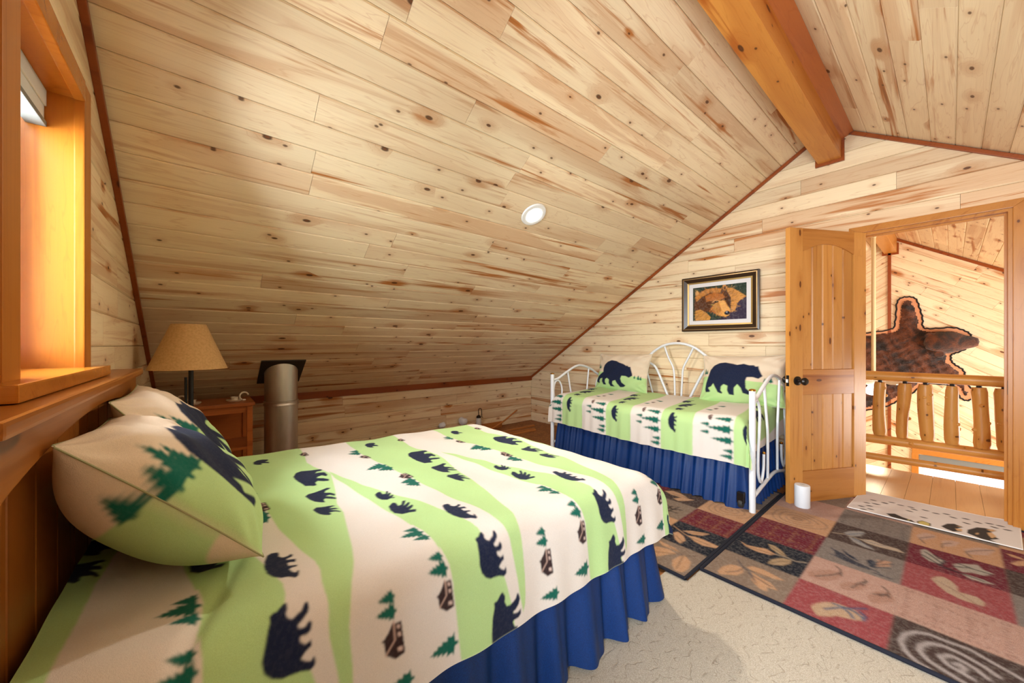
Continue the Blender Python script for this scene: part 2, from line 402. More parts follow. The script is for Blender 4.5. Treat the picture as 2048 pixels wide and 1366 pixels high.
def plank_mesh(name, v0, v1, left, right, th=PT, c=.006, g=.0008):
    w = v1-v0
    prof = [(g, 0), (g, th-c*.8), (c, th), (w-c, th), (w-g, th-c*.8), (w-g, 0)]
    L = [left(v0+y) for y, z in prof]; R = [right(v0+y) for y, z in prof]
    if min(b-a for a, b in zip(L, R)) < .015:
        if max(b-a for a, b in zip(L, R)) < .03: return None, 0
        R = [max(a+.004, b) for a, b in zip(L, R)]
    x0 = min(L); n = 6
    vs = [(L[i]-x0+g, prof[i][0], prof[i][1]) for i in range(n)]+[(R[i]-x0-g, prof[i][0], prof[i][1]) for i in range(n)]
    fs = [tuple(range(n)), tuple(range(n, 2*n))[::-1]]+[(i, i+n, (i+1) % n+n, (i+1) % n) for i in range(n)]
    me = bpy.data.meshes.new(name); me.from_pydata(vs, [], fs)
    return me, x0
def lay_planks(parent, O, U, V, rows, left, right, mat, holes=(), seg=(1.3, 2.9), name='plank'):
    O, U, V = Vector(O), Vector(U), Vector(V); N = U.cross(V)
    R = Matrix((U, V, N)).transposed().to_4x4()
    def put(v0, v1, l, r):
        me, x0 = plank_mesh(name, v0, v1, l, r)
        if me is None: return
        o = link(name, me, mat, parent); o.matrix_world = Matrix.Translation(O+U*x0+V*v0-N*PT) @ R
    for v0, v1 in rows:
        cuts = []
        lo = min(left(v0), left(v1)); hi = max(right(v0), right(v1))
        if hi-lo < .03: continue
        a = lo+random.uniform(.4, seg[1])
        while a < hi-.45: cuts.append(a); a += random.uniform(*seg)
        spans = []
        edges = [left]+[(lambda v, c=c: max(left(v), min(c, right(v)))) for c in cuts]+[right]
        for l, r in zip(edges[:-1], edges[1:]): spans.append((v0, v1, l, r))
        for (h0, h1, hz0, hz1) in holes:
            if v1 <= hz0 or v0 >= hz1: continue
            new = []
            for (a0, a1, l, r) in spans:
                if max(r(a0), r(a1)) <= h0 or min(l(a0), l(a1)) >= h1: new.append((a0, a1, l, r)); continue
                new.append((a0, a1, l, lambda v, r=r, h0=h0: min(r(v), h0)))
                new.append((a0, a1, lambda v, l=l, h1=h1: max(l(v), h1), r))
                if a0 < hz0-.008: new.append((a0, hz0, lambda v, l=l, h0=h0: max(l(v), h0), lambda v, r=r, h1=h1: min(r(v), h1)))
                if a1 > hz1+.008: new.append((hz1, a1, lambda v, l=l, h0=h0: max(l(v), h0), lambda v, r=r, h1=h1: min(r(v), h1)))
            spans = new
        for s in spans:
            if max(s[3](s[0])-s[2](s[0]), s[3](s[1])-s[2](s[1])) > .02: put(*s)
def rows(h, w=.1300, start=0.0):
    out = []; v = start
    while v < h-.004: out.append((v, min(v+w, h))); v += w
    return out

# floor
fl = MB().box(X0-.17, 4.055, Y0-.06, Y1+.06, -.05, 0).build('floor', M['osb'], label='brown strand board subfloor of the loft bedroom', kind='structure')
# knee wall under the long slope
kw = MB().box(X0-.015, X1+.015, Y1+.016, Y1+.06, 0, KZ+.03).build('wall_back', M['roof_board'], label='low knee wall of pale planks under the slope', kind='structure')
lay_planks(kw, (X0, Y1, 0), (1,0,0), (0,0,1), rows(.655, .131), lambda v: .0, lambda v: X1-X0, M['aspen'])
kf = MB().box(X0-.015, X1+.015, Y0-.06, Y0-.016, 0, KZ+.03).build('wall_front', M['roof_board'], label='knee wall of pale planks across the room', kind='structure')
lay_planks(kf, (X1, Y0, 0), (-1,0,0), (0,0,1), rows(.686, .131), lambda v: .0, lambda v: X1-X0, M['aspen'])

def gable_prism(mb, x0, x1, ylo, yhi, zlo, zcap=None):
    """slab of a gable wall between two y values, from zlo up to the roof"""
    pts = [(ylo, zlo), (yhi, zlo), (yhi, roof(yhi))]
    if ylo < RY < yhi: pts.append((RY, RZ))
    pts.append((ylo, roof(ylo)))
    mb.prism(pts, x0, x1, lambda p, q, d: (d, p, q))
# door wall with its opening
DY0, DY1, DZ = -.252, .473, 2.054
w = MB(); gable_prism(w, X1+.016, X1+.105, DY1, Y1+.06, 0); gable_prism(w, X1+.016, X1+.105, Y0-.06, DY0, 0); gable_prism(w, X1+.016, X1+.105, DY0, DY1, DZ)
wr = w.build('wall_right', M['roof_board'], label='gable wall of pale knotty planks around the doorway', kind='structure')
wl_lim = lambda z: min((RZ-z)/SL, 3.59)
lay_planks(wr, (X1, RY, 0), (0,-1,0), (0,0,1), rows(RZ-.03, .130), lambda v: -wl_lim(v)+.002, lambda v: wl_lim(v)-.002, M['aspen'],
           holes=[(RY-DY1, RY-DY0, -1, DZ)])
# window wall with two openings
WY0, WY1, WZ0, WZ1 = 1.19, 1.715, 1.10, 1.93
V0, V1, VZ0, VZ1 = -.76, .08, .55, 1.98
w = MB(); j = .02
for a, b, zl in ((WY1+j, Y1+.06, 0), (V1+j, WY0-j, 0), (Y0-.06, V0-j, 0), (WY0-j, WY1+j, WZ1+j), (V0-j, V1+j, VZ1+j)): gable_prism(w, X0-.17, X0-.016, a, b, zl)
w.box(X0-.17, X0-.016, WY0-j, WY1+j, 0, WZ0-j); w.box(X0-.17, X0-.016, V0-j, V1+j, 0, VZ0-j)
ww = w.build('wall_left', M['roof_board'], label='gable end wall of pale planks holding the windows', kind='structure')
lay_planks(ww, (X0, RY, 0), (0,1,0), (0,0,1), rows(RZ-.03, .1305), lambda v: -wl_lim(v)+.002, lambda v: wl_lim(v)-.002, M['aspen'],
           holes=[(WY0-.02-RY, WY1+.02-RY, WZ0-.02, WZ1+.02), (V0-.02-RY, V1+.02-RY, VZ0-.02, VZ1+.02)], seg=(1.2, 2.2))
# sloped ceilings
def slab(name, y_low, label):
    s = 1 if y_low > RY else -1
    mb = MB(); nrm = (s*SN*.1, CS*.1); off = (s*SN*.016, CS*.016)
    pts = [(RY, RZ+.02), (y_low+off[0]+s*.10, KZ+off[1]-SL*.10), (y_low+off[0]+nrm[0]+s*.10, KZ+off[1]+nrm[1]-SL*.10), (RY, RZ+.14)]
    mb.prism(pts, X0-.17, 9.0, lambda p, q, d: (d, p, q))
    return mb.build(name, M['roof_board'], label=label, kind='structure')
LS = 3.588/CS
ce = slab('ceiling', Y1, 'long sloped ceiling of pale streaked planks above the beds')
lay_planks(ce, (X0, Y1, KZ), (1,0,0), (0,-CS,SN), rows(LS-.005, .1337), lambda v: 0., lambda v: X1-X0, M['aspen'], seg=(1.1, 2.6))
ce2 = slab('ceiling', Y0, 'sloped ceiling of pale planks across the ridge from the beds')
lay_planks(ce2, (X1, Y0, KZ), (-1,0,0), (0,CS,SN), rows(LS-.005, .1305, start=LS-.005-.1305*32), lambda v: 0., lambda v: X1-X0, M['aspen'], seg=(1.6, 3.2))
# great room part of the right slope and left slope
for O, U, V, n0 in (((9.0, Y0, KZ), (-1,0,0), (0,CS,SN), 22), ((4.06, Y1, KZ), (1,0,0), (0,-CS,SN), 26)):
    par = ce2 if V[1] > 0 else ce
    lay_planks(par, O, U, V, rows(LS-.005, .16)[n0-8:], lambda v: .35 if U[0] < 0 else 0., lambda v: 4.9, M['aspen_far'], seg=(1.8, 3.2))

# great room shell
MB().box(4.06, XF+.2, Y0, Y1, -2.72, -2.6).build('floor', M['laminate'], label='wooden floor of the great room far below the loft', kind='structure')
def lowwall(name, box, label): return MB().box(*box).build(name, M['aspen_far'], label=label, kind='structure')
lowwall('wall_great_room_left', (4.06, XF+.2, Y1, Y1+.1, -2.7, KZ+.05), 'side wall of the great room behind the railing')
w = MB().box(4.06, XF+.2, Y0-.1, Y0, -2.7, -1.0).box(4.06, 4.7, Y0-.1, Y0, -1.0, KZ+.05).box(8.5, XF+.2, Y0-.1, Y0, -1.0, KZ+.05)
w.build('wall_great_room_right', M['aspen_far'], label='window side wall of the great room', kind='structure')
MB().box(3.97, 4.055, Y0, Y1, -2.7, -.05).build('wall_loft_edge', M['aspen_far'], label='wall of the great room below the loft', kind='structure')
# far gable, boards run with the roof slopes and meet under the ridge
FWY, FWZ = .33, -.53
w = MB(); gable_prism(w, XF+.016, XF+.12, FWY, Y1, -2.7); gable_prism(w, XF+.016, XF+.12, Y0, FWY, FWZ); w.box(XF+.016, XF+.12, Y0, -1.75, -2.7, FWZ); w.box(XF+.016, XF+.12, -1.75, FWY, -2.7, -1.95)
wf = w.build('wall_far', M['roof_board'], label='far gable wall of diagonal planks beyond the railing', kind='structure')
rr = [(-k*.1335-.1335, -k*.1335) for k in range(0, 33)]
lay_planks(wf, (XF, RY-.012, RZ), (0,-CS,-SN), (0,-SN,CS), rr, lambda v: -(SN/CS)*v, lambda v: max((RY-.012-FWY-SN*v)/CS, min((3.5-SN*v)/CS, (RZ-FWZ+CS*v)/SN, 3.4-(SN/CS)*v)), M['aspen_far'], seg=(1.0, 1.8))
lay_planks(wf, (XF, RY+.012, RZ), (0,-CS,SN), (0,SN,CS), rr, lambda v: max((SN*v-3.5)/CS, SN*v/CS-1.9), lambda v: SN*v/CS, M['aspen_far'], seg=(1.0, 1.8))
MB().box(XF-.02, XF, RY-.02, RY+.02, -2.6, 2.7).build('trim_7', M['red_trim'], label='thin upright strip where the diagonal planks meet', kind='structure', bevel=.003)
# landing outside the door
ld = MB().box(4.06, 5.02, Y0, Y1, -.25, -.012).build('floor', M['drywall'], label='landing floor of light laminate outside the doorway', kind='structure')
me = None
for k in range(14):
    y = 1.0-k*.128
    o = MB().box(0, .975, 0, .1265, -.012, 0).build('floorboard', M['laminate'], ld) if me is None else link('floorboard', me, None, ld)
    me = o.data; o.location = (4.05, y-.1265, .001)
# trims
def trim(name, pts, r0, mat, label, closed=False): pass
def slope_trim(name, x0, x1, ya, yb, h, mat, label):
    mb = MB(); za, zb = roof(ya), roof(yb)
    s = 1 if yb > RY else -1
    pts = [(ya, za), (yb, zb), (yb-s*SN*h, zb-CS*h), (ya-s*SN*h, za-CS*h)]
    return mb.prism(pts, x0, x1, lambda p, q, d: (d, p, q)).build(name, mat, label=label, kind='structure', bevel=.003)
slope_trim('trim_1', X1-.02, X1, RY+.07, Y1, .026, M['red_trim'], 'brown strip between the long slope and the door wall')
slope_trim('trim_2', X1-.02, X1, RY-.07, Y0, .026, M['red_trim'], 'brown strip between the short slope and the door wall')
slope_trim('trim_3', X0, X0+.022, RY+.07, Y1, .026, M['red_trim'], 'dark red strip between the window wall and the slope')
slope_trim('trim_4', X0, X0+.022, RY-.07, Y0, .026, M['red_trim'], 'brown strip between the window wall and the short slope')
slope_trim('trim_5', XF-.02, XF, RY-.07, Y0, .04, M['red_trim'], 'brown strip under the roof of the far gable')
MB().box(X0, X1, Y1-.02, Y1, .628, .700).build('trim_6', M['red_trim'], label='reddish pine board along the top of the knee wall', kind='structure', bevel=.003)
# ridge beam
bm_ = empty('ridge_beam', (0, 0, 0), label='amber timber ridge beam running along the roof peak', cat='beam')
BX0, BX1 = X0+.001, X1-.002
MB().box(BX0, BX1, .567, .715, 2.685, 2.95).build('timber', M['beam_fir'], bm_, bevel=.006)
for s, ys in ((-1, (.567, .495)), (1, (.715, .787))):
    MB().prism([(ys[0], 2.838), (ys[1], 2.872), (ys[1]+.02*-s, 2.89), (ys[0], 2.92)], BX0, BX1, lambda p, q, d: (d, p, q)).build('side_board', M['fir_board'], bm_)
c = MB().prism([(.550,2.662),(.732,2.662),(.732,2.842),(.7155,2.842),(.7155,2.6845),(.5665,2.6845),(.5665,2.842),(.550,2.842)], X1-.022, X1, lambda p,q,d:(d,p,q))
c.build('collar', M['red_trim'], bm_)
MB().box(4.06, XF, .567, .715, 2.685, 2.95).build('ridge_beam', M['stained_pine'], label='timber ridge beam above the great room', cat='beam', bevel=.006)
c = MB().prism([(.545,2.655),(.737,2.655),(.737,2.842),(.7155,2.842),(.7155,2.6845),(.5665,2.6845),(.5665,2.842),(.545,2.842)], XF-.02, XF, lambda p,q,d:(d,p,q))
c.build('trim_8', M['red_trim'], label='brown collar around the end of the great room beam', kind='structure')

# ------------------------------------------------------------------ door and casing
CW = .05
c = empty('trim_9', label='stained pine casing around the doorway', kind='structure')
def mitre(a, b, d0, d1, fn): pass
MB().prism([(DY1,0),(DY1,DZ),(DY1+CW,DZ+CW),(DY1+CW,0)], X1-.018, X1, lambda p,q,d:(d,p,q)).build('casing_board', M['stained_pine_upright'], c, bevel=.003)
MB().prism([(DY0,0),(DY0,DZ),(DY0-CW-.01,DZ+CW),(DY0-CW-.01,0)], X1-.018, X1, lambda p,q,d:(d,p,q)).build('casing_board', M['stained_pine_upright'], c, bevel=.003)
MB().prism([(DY1,DZ),(DY0,DZ),(DY0-CW-.01,DZ+CW),(DY1+CW,DZ+CW)], X1-.018, X1, lambda p,q,d:(d,p,q)).build('casing_board', M['stained_pine'], c, bevel=.003)
MB().box(X1-.001, X1+.112, DY1-.018, DY1, 0, DZ).build('jamb', M['stained_pine_upright'], c)
MB().box(X1-.001, X1+.112, DY0, DY0+.018, 0, DZ).build('jamb', M['stained_pine_upright'], c)
MB().box(X1-.001, X1+.112, DY0+.018, DY1-.018, DZ-.018, DZ).build('jamb', M['stained_pine'], c)
MB().box(X1+.045, X1+.065, DY0+.018, DY0+.03, 0, DZ-.018).build('stop', M['stained_pine_upright'], c)
MB().box(X1+.045, X1+.065, DY0+.03, DY1-.018, DZ-.03, DZ-.018).build('stop', M['stained_pine'], c)
MB().box(X1+.012, X1+.035, DY0+.016, DY0+.019, .86, .95).build('strike_plate', M['bronze'], c)

DW, DH, DT = .706, 2.03, .035
ang = math.atan2(.336, -.62)          # free edge points this way from the hinge
dr = empty('door_1', (3.925, .452, .012), ang, label='open stained pine door with arched plank panels', kind='structure')
# local: x along width from hinge, y thickness (visible face at y=+DT ... turned to camera), z up
def face_y(): return 0
ST, TR = .115, .115
dm, drl = M['door_pine'], M['door_pine_rail']
MB().box(0, ST, 0, DT, 0, DH).build('stile', dm, dr, bevel=.002)
MB().box(DW-ST, DW, 0, DT, 0, DH).build('stile', dm, dr, bevel=.002)
MB().box(ST, DW-ST, 0, DT, 0, .235).build('rail', drl, dr, bevel=.002)
MB().box(ST, DW-ST, 0, DT, .80, .985).build('rail', drl, dr, bevel=.002)
arch = [(ST, DH), (ST, DH-.17)]+[(ST+(DW-2*ST)*k/14, DH-.17+.065*math.sin(math.pi*k/14)) for k in range(1, 14)]+[(DW-ST, DH-.17), (DW-ST, DH)]
MB().prism(arch, 0, DT, lambda p, q, d: (p, d, q)).build('rail', drl, dr, bevel=.002)
npl = 5; pw = (DW-2*ST)/npl
for k in range(npl):
    for z0, z1 in ((.23, .805), (.98, DH-.10)):
        MB().box(ST+k*pw+.0015, ST+(k+1)*pw-.0015, .009, DT-.009, z0, z1).build('panel_board', dm, dr, bevel=.007, seg=1)
# knobs on both faces
for s in (1, -1):
    y0 = DT if s > 0 else 0
    kn = MB().lathe([(.0,-.001),(.033,0),(.033,.006),(.026,.010),(.012,.012),(.011,.032),(.018,.038),(.027,.050),(.028,.060),(.02,.070),(0,.073)], (DW-.065, y0, .905), 20,
                    Matrix.Rotation(-s*math.pi/2, 3, 'X')).build('knob', M['bronze'], dr, smooth=True, label='dark bronze door knob')
MB().box(DW-.002, DW+.0015, .006, DT-.006, .865, .945).build('latch_plate', M['bronze'], dr)
MB().box(DW, DW+.010, .012, DT-.012, .892, .916).build('latch', M['white_trim'], dr)
for z in (.25, 1.0, 1.78): MB().tube([(-.006, -.004, z-.045), (-.006, -.004, z+.045)], .006, 8).build('hinge', M['bronze'], dr)

# ------------------------------------------------------------------ windows
wn = empty('window_1', label='deep stained pine window over the headboard', kind='structure')
wp, wh = M['window_pine'], M['stained_pine']
XO = X0-.17
t_ = .02
MB().box(XO, X0+.016, WY1, WY1+t_, WZ0, WZ1).build('jamb', wp, wn)
MB().box(XO, X0+.016, WY0-t_, WY0, WZ0, WZ1).build('jamb', wp, wn)
MB().box(XO, X0+.016, WY0-t_, WY1+t_, WZ1, WZ1+t_).build('jamb', wp, wn)
MB().box(X0, X0+.022, WY1-.004, WY1+.082, WZ0, WZ1+.06).build('casing_board', wp, wn, bevel=.003)
MB().box(X0, X0+.022, WY0-.086, WY0+.004, WZ0, WZ1+.06).build('casing_board', wp, wn, bevel=.003)
MB().box(X0, X0+.024, WY0+.004, WY1-.004, WZ1-.004, WZ1+.06).build('casing_board', M['window_pine_rail'], wn, bevel=.003)
MB().prism([(XO,WY0),(XO,WY1),(X0+.001,WY1),(X0+.001,1.84),(X0+.06,1.84),(X0+.06,1.02),(X0+.001,1.02),(X0+.001,WY0)], WZ0-.02, WZ0+.012, lambda p,q,d:(p,q,d)).build('stool', M['window_pine_rail'], wn, bevel=.004)
for z0, z1, y0, y1 in ((WZ0+.012, WZ0+.06, WY0, WY1), (WZ1-.05, WZ1, WY0, WY1), (WZ0+.06, WZ1-.05, WY0, WY0+.045), (WZ0+.06, WZ1-.05, WY1-.045, WY1)):
    MB().box(XO+.01, XO+.05, y0, y1, z0, z1).build('sash', M['white_trim'], wn, bevel=.003)
MB().box(XO+.028, XO+.032, WY0+.045, WY1-.045, WZ0+.06, WZ1-.05).build('pane', M['glass'], wn)
bl = empty('window_blind', label='pale cellular blind raised under the window head', cat='blind')
MB().box(-.392, -.352, WY0+.005, WY1-.002, 1.882, WZ1-.001).build('head_rail', M['vinyl_blind'], bl, bevel=.003)
MB().box(-.388, -.356, WY0+.007, WY1-.004, 1.838, 1.881).build('folded_cells', M['vinyl_blind'], bl, bevel=.003)
MB().box(-.392, -.352, WY0+.005, WY1-.002, 1.822, 1.837).build('bottom_rail', M['shade_grey'], bl, bevel=.002)
wn2 = empty('window_2', label='wide stained pine window across the ridge in the gable end', kind='structure')
MB().box(XO, X0+.016, V1, V1+t_, VZ0, VZ1).build('jamb', wp, wn2); MB().box(XO, X0+.016, V0-t_, V0, VZ0, VZ1).build('jamb', wp, wn2)
MB().box(XO, X0+.016, V0-t_, V1+t_, VZ1, VZ1+t_).build('jamb', wh, wn2); MB().box(XO, X0+.06, V0-.1, V1+.1, VZ0-.02, VZ0).build('stool', wh, wn2)
MB().box(X0, X0+.02, V1, V1+.07, VZ0, VZ1+.06).build('casing_board', wp, wn2); MB().box(X0, X0+.02, V0-.07, V0, VZ0, VZ1+.06).build('casing_board', wp, wn2)
MB().box(X0, X0+.02, V0, V1, VZ1, VZ1+.06).build('casing_board', wh, wn2)
for z0, z1, y0, y1 in ((VZ0, VZ0+.05, V0, V1), (VZ1-.05, VZ1, V0, V1), (VZ0+.05, VZ1-.05, V0, V0+.045), (VZ0+.05, VZ1-.05, V1-.045, V1), (VZ0+.05, VZ1-.05, (V0+V1)/2-.03, (V0+V1)/2+.03)):
    MB().box(XO+.01, XO+.05, y0, y1, z0, z1).build('sash', M['white_trim'], wn2)
for y0, y1 in ((V0+.045, (V0+V1)/2-.03), ((V0+V1)/2+.03, V1-.045)): MB().box(XO+.028, XO+.032, y0, y1, VZ0+.05, VZ1-.05).build('pane', M['glass'], wn2)
# low window of the great room
wn3 = empty('window_3', label='bright great room window low in the far wall', kind='structure')
for b in ((-1.83, FWY+.07, FWZ-.005, FWZ+.075), (-1.83, FWY+.07, -2.03, -1.95)): MB().box(XF-.025, XF, *b).build('casing_board', M['stained_pine'], wn3, bevel=.004)
for b in ((FWY, FWY+.075, -1.95, FWZ), (-1.83, -1.75, -1.95, FWZ)): MB().box(XF-.025, XF, *b).build('casing_board', M['stained_pine_upright'], wn3, bevel=.004)
for b in ((-1.75, FWY, -.60, FWZ), (-1.75, FWY, -1.95, -1.9), (-1.75, -1.70, -1.9, -.60), (FWY-.05, FWY, -1.9, -.60)): MB().box(XF+.03, XF+.07, *b).build('sash', M['white_trim'], wn3)
MB().box(XF+.048, XF+.052, -1.70, FWY-.05, -1.9, -.60).build('pane', M['glass'], wn3)
MB().box(XF+.005, XF+.03, -1.74, FWY-.01, -.655, FWZ-.002).build('window_blind', M['shade_grey'], label='grey roller blind at the top of the great room window', cat='blind', bevel=.003)

# ------------------------------------------------------------------ drapes
def section(pts_top0, pts_top1, drop0, drop1, rad):
    """arc-length profile over a mattress: t along the cloth -> (position, drop). Top runs pts_top0..pts_top1."""
    q = math.pi/2*rad
    def f(t):
        t = np.asarray(t, float); L = pts_top1-pts_top0
        p = np.empty_like(t); d = np.zeros_like(t)
        # t=0 at pts_top0, t=L at pts_top1 (before rounding); rounding starts rad inside
        a = t < rad; b = t > L-rad; m = ~(a | b)
        p[m] = pts_top0+t[m]
        th = np.clip((t[b]-(L-rad))/rad, 0, math.pi/2); ex = np.maximum((t[b]-(L-rad))-q, 0)
        p[b] = pts_top1-rad+rad*np.sin(th); d[b] = rad*(1-np.cos(th))+ex
        th = np.clip((rad-t[a])/rad, 0, math.pi/2); ex = np.maximum((rad-t[a])-q, 0)
        p[a] = pts_top0+rad-rad*np.sin(th); d[a] = rad*(1-np.cos(th))+ex
        return p, d
    return f
def drape(A, B, fa, fb, ztop, flare=.12, ear=.45, wrinkle=None):
    """returns P[n,m,3] in (first axis, second axis, z)"""
    pa, da = fa(A); pb, db = fb(B)
    PA, PB = np.meshgrid(pa, pb, indexing='ij'); DA, DB = np.meshgrid(da, db, indexing='ij')
    sa = np.sign(pa-pa.mean()); sb = np.sign(pb-pb.mean()); SA, SB = np.meshgrid(sa, sb, indexing='ij')
    k = 30.; D = np.log(np.exp(k*DA)+np.exp(k*DB)-1)/k; mn = np.minimum(DA, DB)
    XA = PA+SA*(flare*DA+ear*mn); XB = PB+SB*(flare*DB+ear*mn)
    return XA, XB, ztop(PA, PB)-D, DA, DB

# ---- the fleece print of the bed, one repeat traced and repeated along the bed
BED_Y0, BED_Y1, BED_X0, BED_X1 = .845, 2.29, -.20, 1.60
bed_top = lambda x, y: .640-.034*np.clip(x/1.6, 0, 1.1)
fa = section(BED_X0-.4, BED_X1, 0, 0, .11)          # a = x measured on the cloth (a=0 at x=0)
fb = section(-BED_Y1, -BED_Y0, 0, 0, .09)
A_OF = lambda a: a-(BED_X0-.4)                        # cloth a -> section t
B_OF = lambda b: b                                    # b = 0 at the far edge
A0, A1, B0, B1 = -.236, BED_X1+.17, -.22, (BED_Y1-BED_Y0)+.245
def bed_surf(A, B, wr=True):
    XA, XB, Z, DA, DB = drape(A_OF(A), B_OF(B), fa, fb, bed_top, flare=.06, ear=.06)
    if wr:
        AA, BB = np.meshgrid(A, B, indexing='ij')
        w = .0035*np.sin(9*AA+4*BB+1.2)*np.sin(7*BB-3*AA)+.0022*np.sin(23*AA-11*BB)+.0016*np.sin(31*BB+17*AA+2)
        w += -.010*np.exp(-((AA-.02-.35*(1.28-BB))/.018)**2)*np.clip((BB-.95)*3, 0, 1)*(AA < .3)      # crease near the pillows
        Z = Z+w*np.exp(-6*(DA+DB))
        f = .004*np.sin(21*AA+1)+.0025*np.sin(46*AA+1.5*np.sin(5*AA))
        XB = XB+np.clip(DB*4, 0, 1)*f*(BB > 1)
        g = .012*np.sin(38*BB+2*np.sin(4*BB)); XA = XA+np.clip(DA*4, 0, 1)*g
    return np.stack([XA, -XB, Z], -1)
cA = np.linspace(A0, A1, 170); cB = np.linspace(B0, B1, 150)
cP = bed_surf(cA, cB, False); idx = np.arange(170*150).reshape(170, 150)
tri = np.concatenate([np.stack([idx[:-1,:-1], idx[1:,:-1], idx[1:,1:]], -1).reshape(-1,3), np.stack([idx[:-1,:-1], idx[1:,1:], idx[:-1,1:]], -1).reshape(-1,3)])
cV = cP.reshape(-1, 3); bvh = BVHTree.FromPolygons([tuple(p) for p in cV], [tuple(int(i) for i in f) for f in tri])
cUV = np.stack(np.meshgrid(cA, cB, indexing='ij'), -1).reshape(-1, 2)
def px2cloth(u, v):
    d = Vector(pray(u, v)).normalized(); loc, nrm, i, dist = bvh.ray_cast(Vector((0, 0, EYE)), d)
    if loc is None: return None
    a, b, c = [cV[k] for k in tri[i]]; v0, v1, v2 = b-a, c-a, np.array(loc)-a
    d00, d01, d11, d20, d21 = v0@v0, v0@v1, v1@v1, v2@v0, v2@v1; den = d00*d11-d01*d01
    s = (d11*d20-d01*d21)/den; t = (d00*d21-d01*d20)/den
    return cUV[tri[i][0]]*(1-s-t)+cUV[tri[i][1]]*s+cUV[tri[i][2]]*t
CR = {1: (440, 840, .1955), 2: (740, 840, .1955), 3: (1000, 840, .1955), 4: (440, 1060, .1955), 5: (740, 1060, .1955), 6: (960, 1000, .1955), 8: (600, 1099, .1955)}
def trace(c, pts, k=0):
    ox, oy, s = CR[c]; out = []
    for x, y in pts:
        q = px2cloth(ox+x*s, oy+y*s)
        if q is not None: out.append((q[0]-OFF(k), q[1]))
    return out
PER = .535
OFF = lambda k: k*PER+(.03 if k <= 0 else 0)+(.01 if k >= 2 else 0)
CREAM, GREEN, BEAR, PINE, CABIN = (221,213,206), (178,210,144), (26,34,60), (20,96,82), (54,38,40)
g1L = trace(1, [(1340,268),(1420,330),(1530,400),(1700,470),(1800,520),(1950,590),(2046,640)], 1)+trace(2, [(640,705),(780,770),(900,820),(1030,870),(1130,910),(1220,960),(1300,1030),(1360,1090),(1400,1150),(1430,1230)], 1)+trace(5, [(1440,160),(1460,260),(1490,400),(1510,500),(1530,640),(1545,720),(1570,840)], 1)
g1R = trace(2, [(330,212),(400,262),(480,290),(590,318),(690,350),(760,400),(850,470),(930,540),(1050,610),(1150,690),(1240,760),(1330,830),(1410,900),(1460,960),(1490,1020),(1520,1100),(1545,1200)], 1)+trace(5, [(1560,200),(1575,340),(1590,500),(1595,640),(1590,760)], 1)
ext = lambda P, b: (P[0][0]+(P[0][0]-P[1][0])*.6, b)
G1 = [ext(g1L, B0)]+g1L+g1R[::-1]+[ext(g1R, B0)]
g2U = trace(1, [(1110,530),(1200,560),(1330,610),(1450,660),(1540,685),(1640,730),(1780,770),(1900,800),(2040,840)], 1)+trace(2, [(640,880),(760,925),(900,985),(1030,1040),(1100,1090),(1150,1180),(1200,1280)], 1)+trace(5, [(1240,250),(1320,370),(1380,490),(1410,600),(1440,720),(1470,850),(1480,980),(1490,1040)], 1)
g2L = trace(1, [(1170,590),(1280,660),(1380,720),(1480,790),(1600,860),(1750,950),(1850,1000),(1960,1060)], 1)+trace(2, [(430,1050),(540,1110),(620,1190),(680,1270),(720,1340)], 1)+trace(5, [(700,150),(760,240),(810,340),(840,470),(860,620),(880,780),(900,950),(915,1100),(930,1240),(940,1340)], 1)
G2 = g2U+[(g2U[-1][0]+.01, B1)]+[(g2L[-1][0]+.01, B1)]+g2L[::-1]
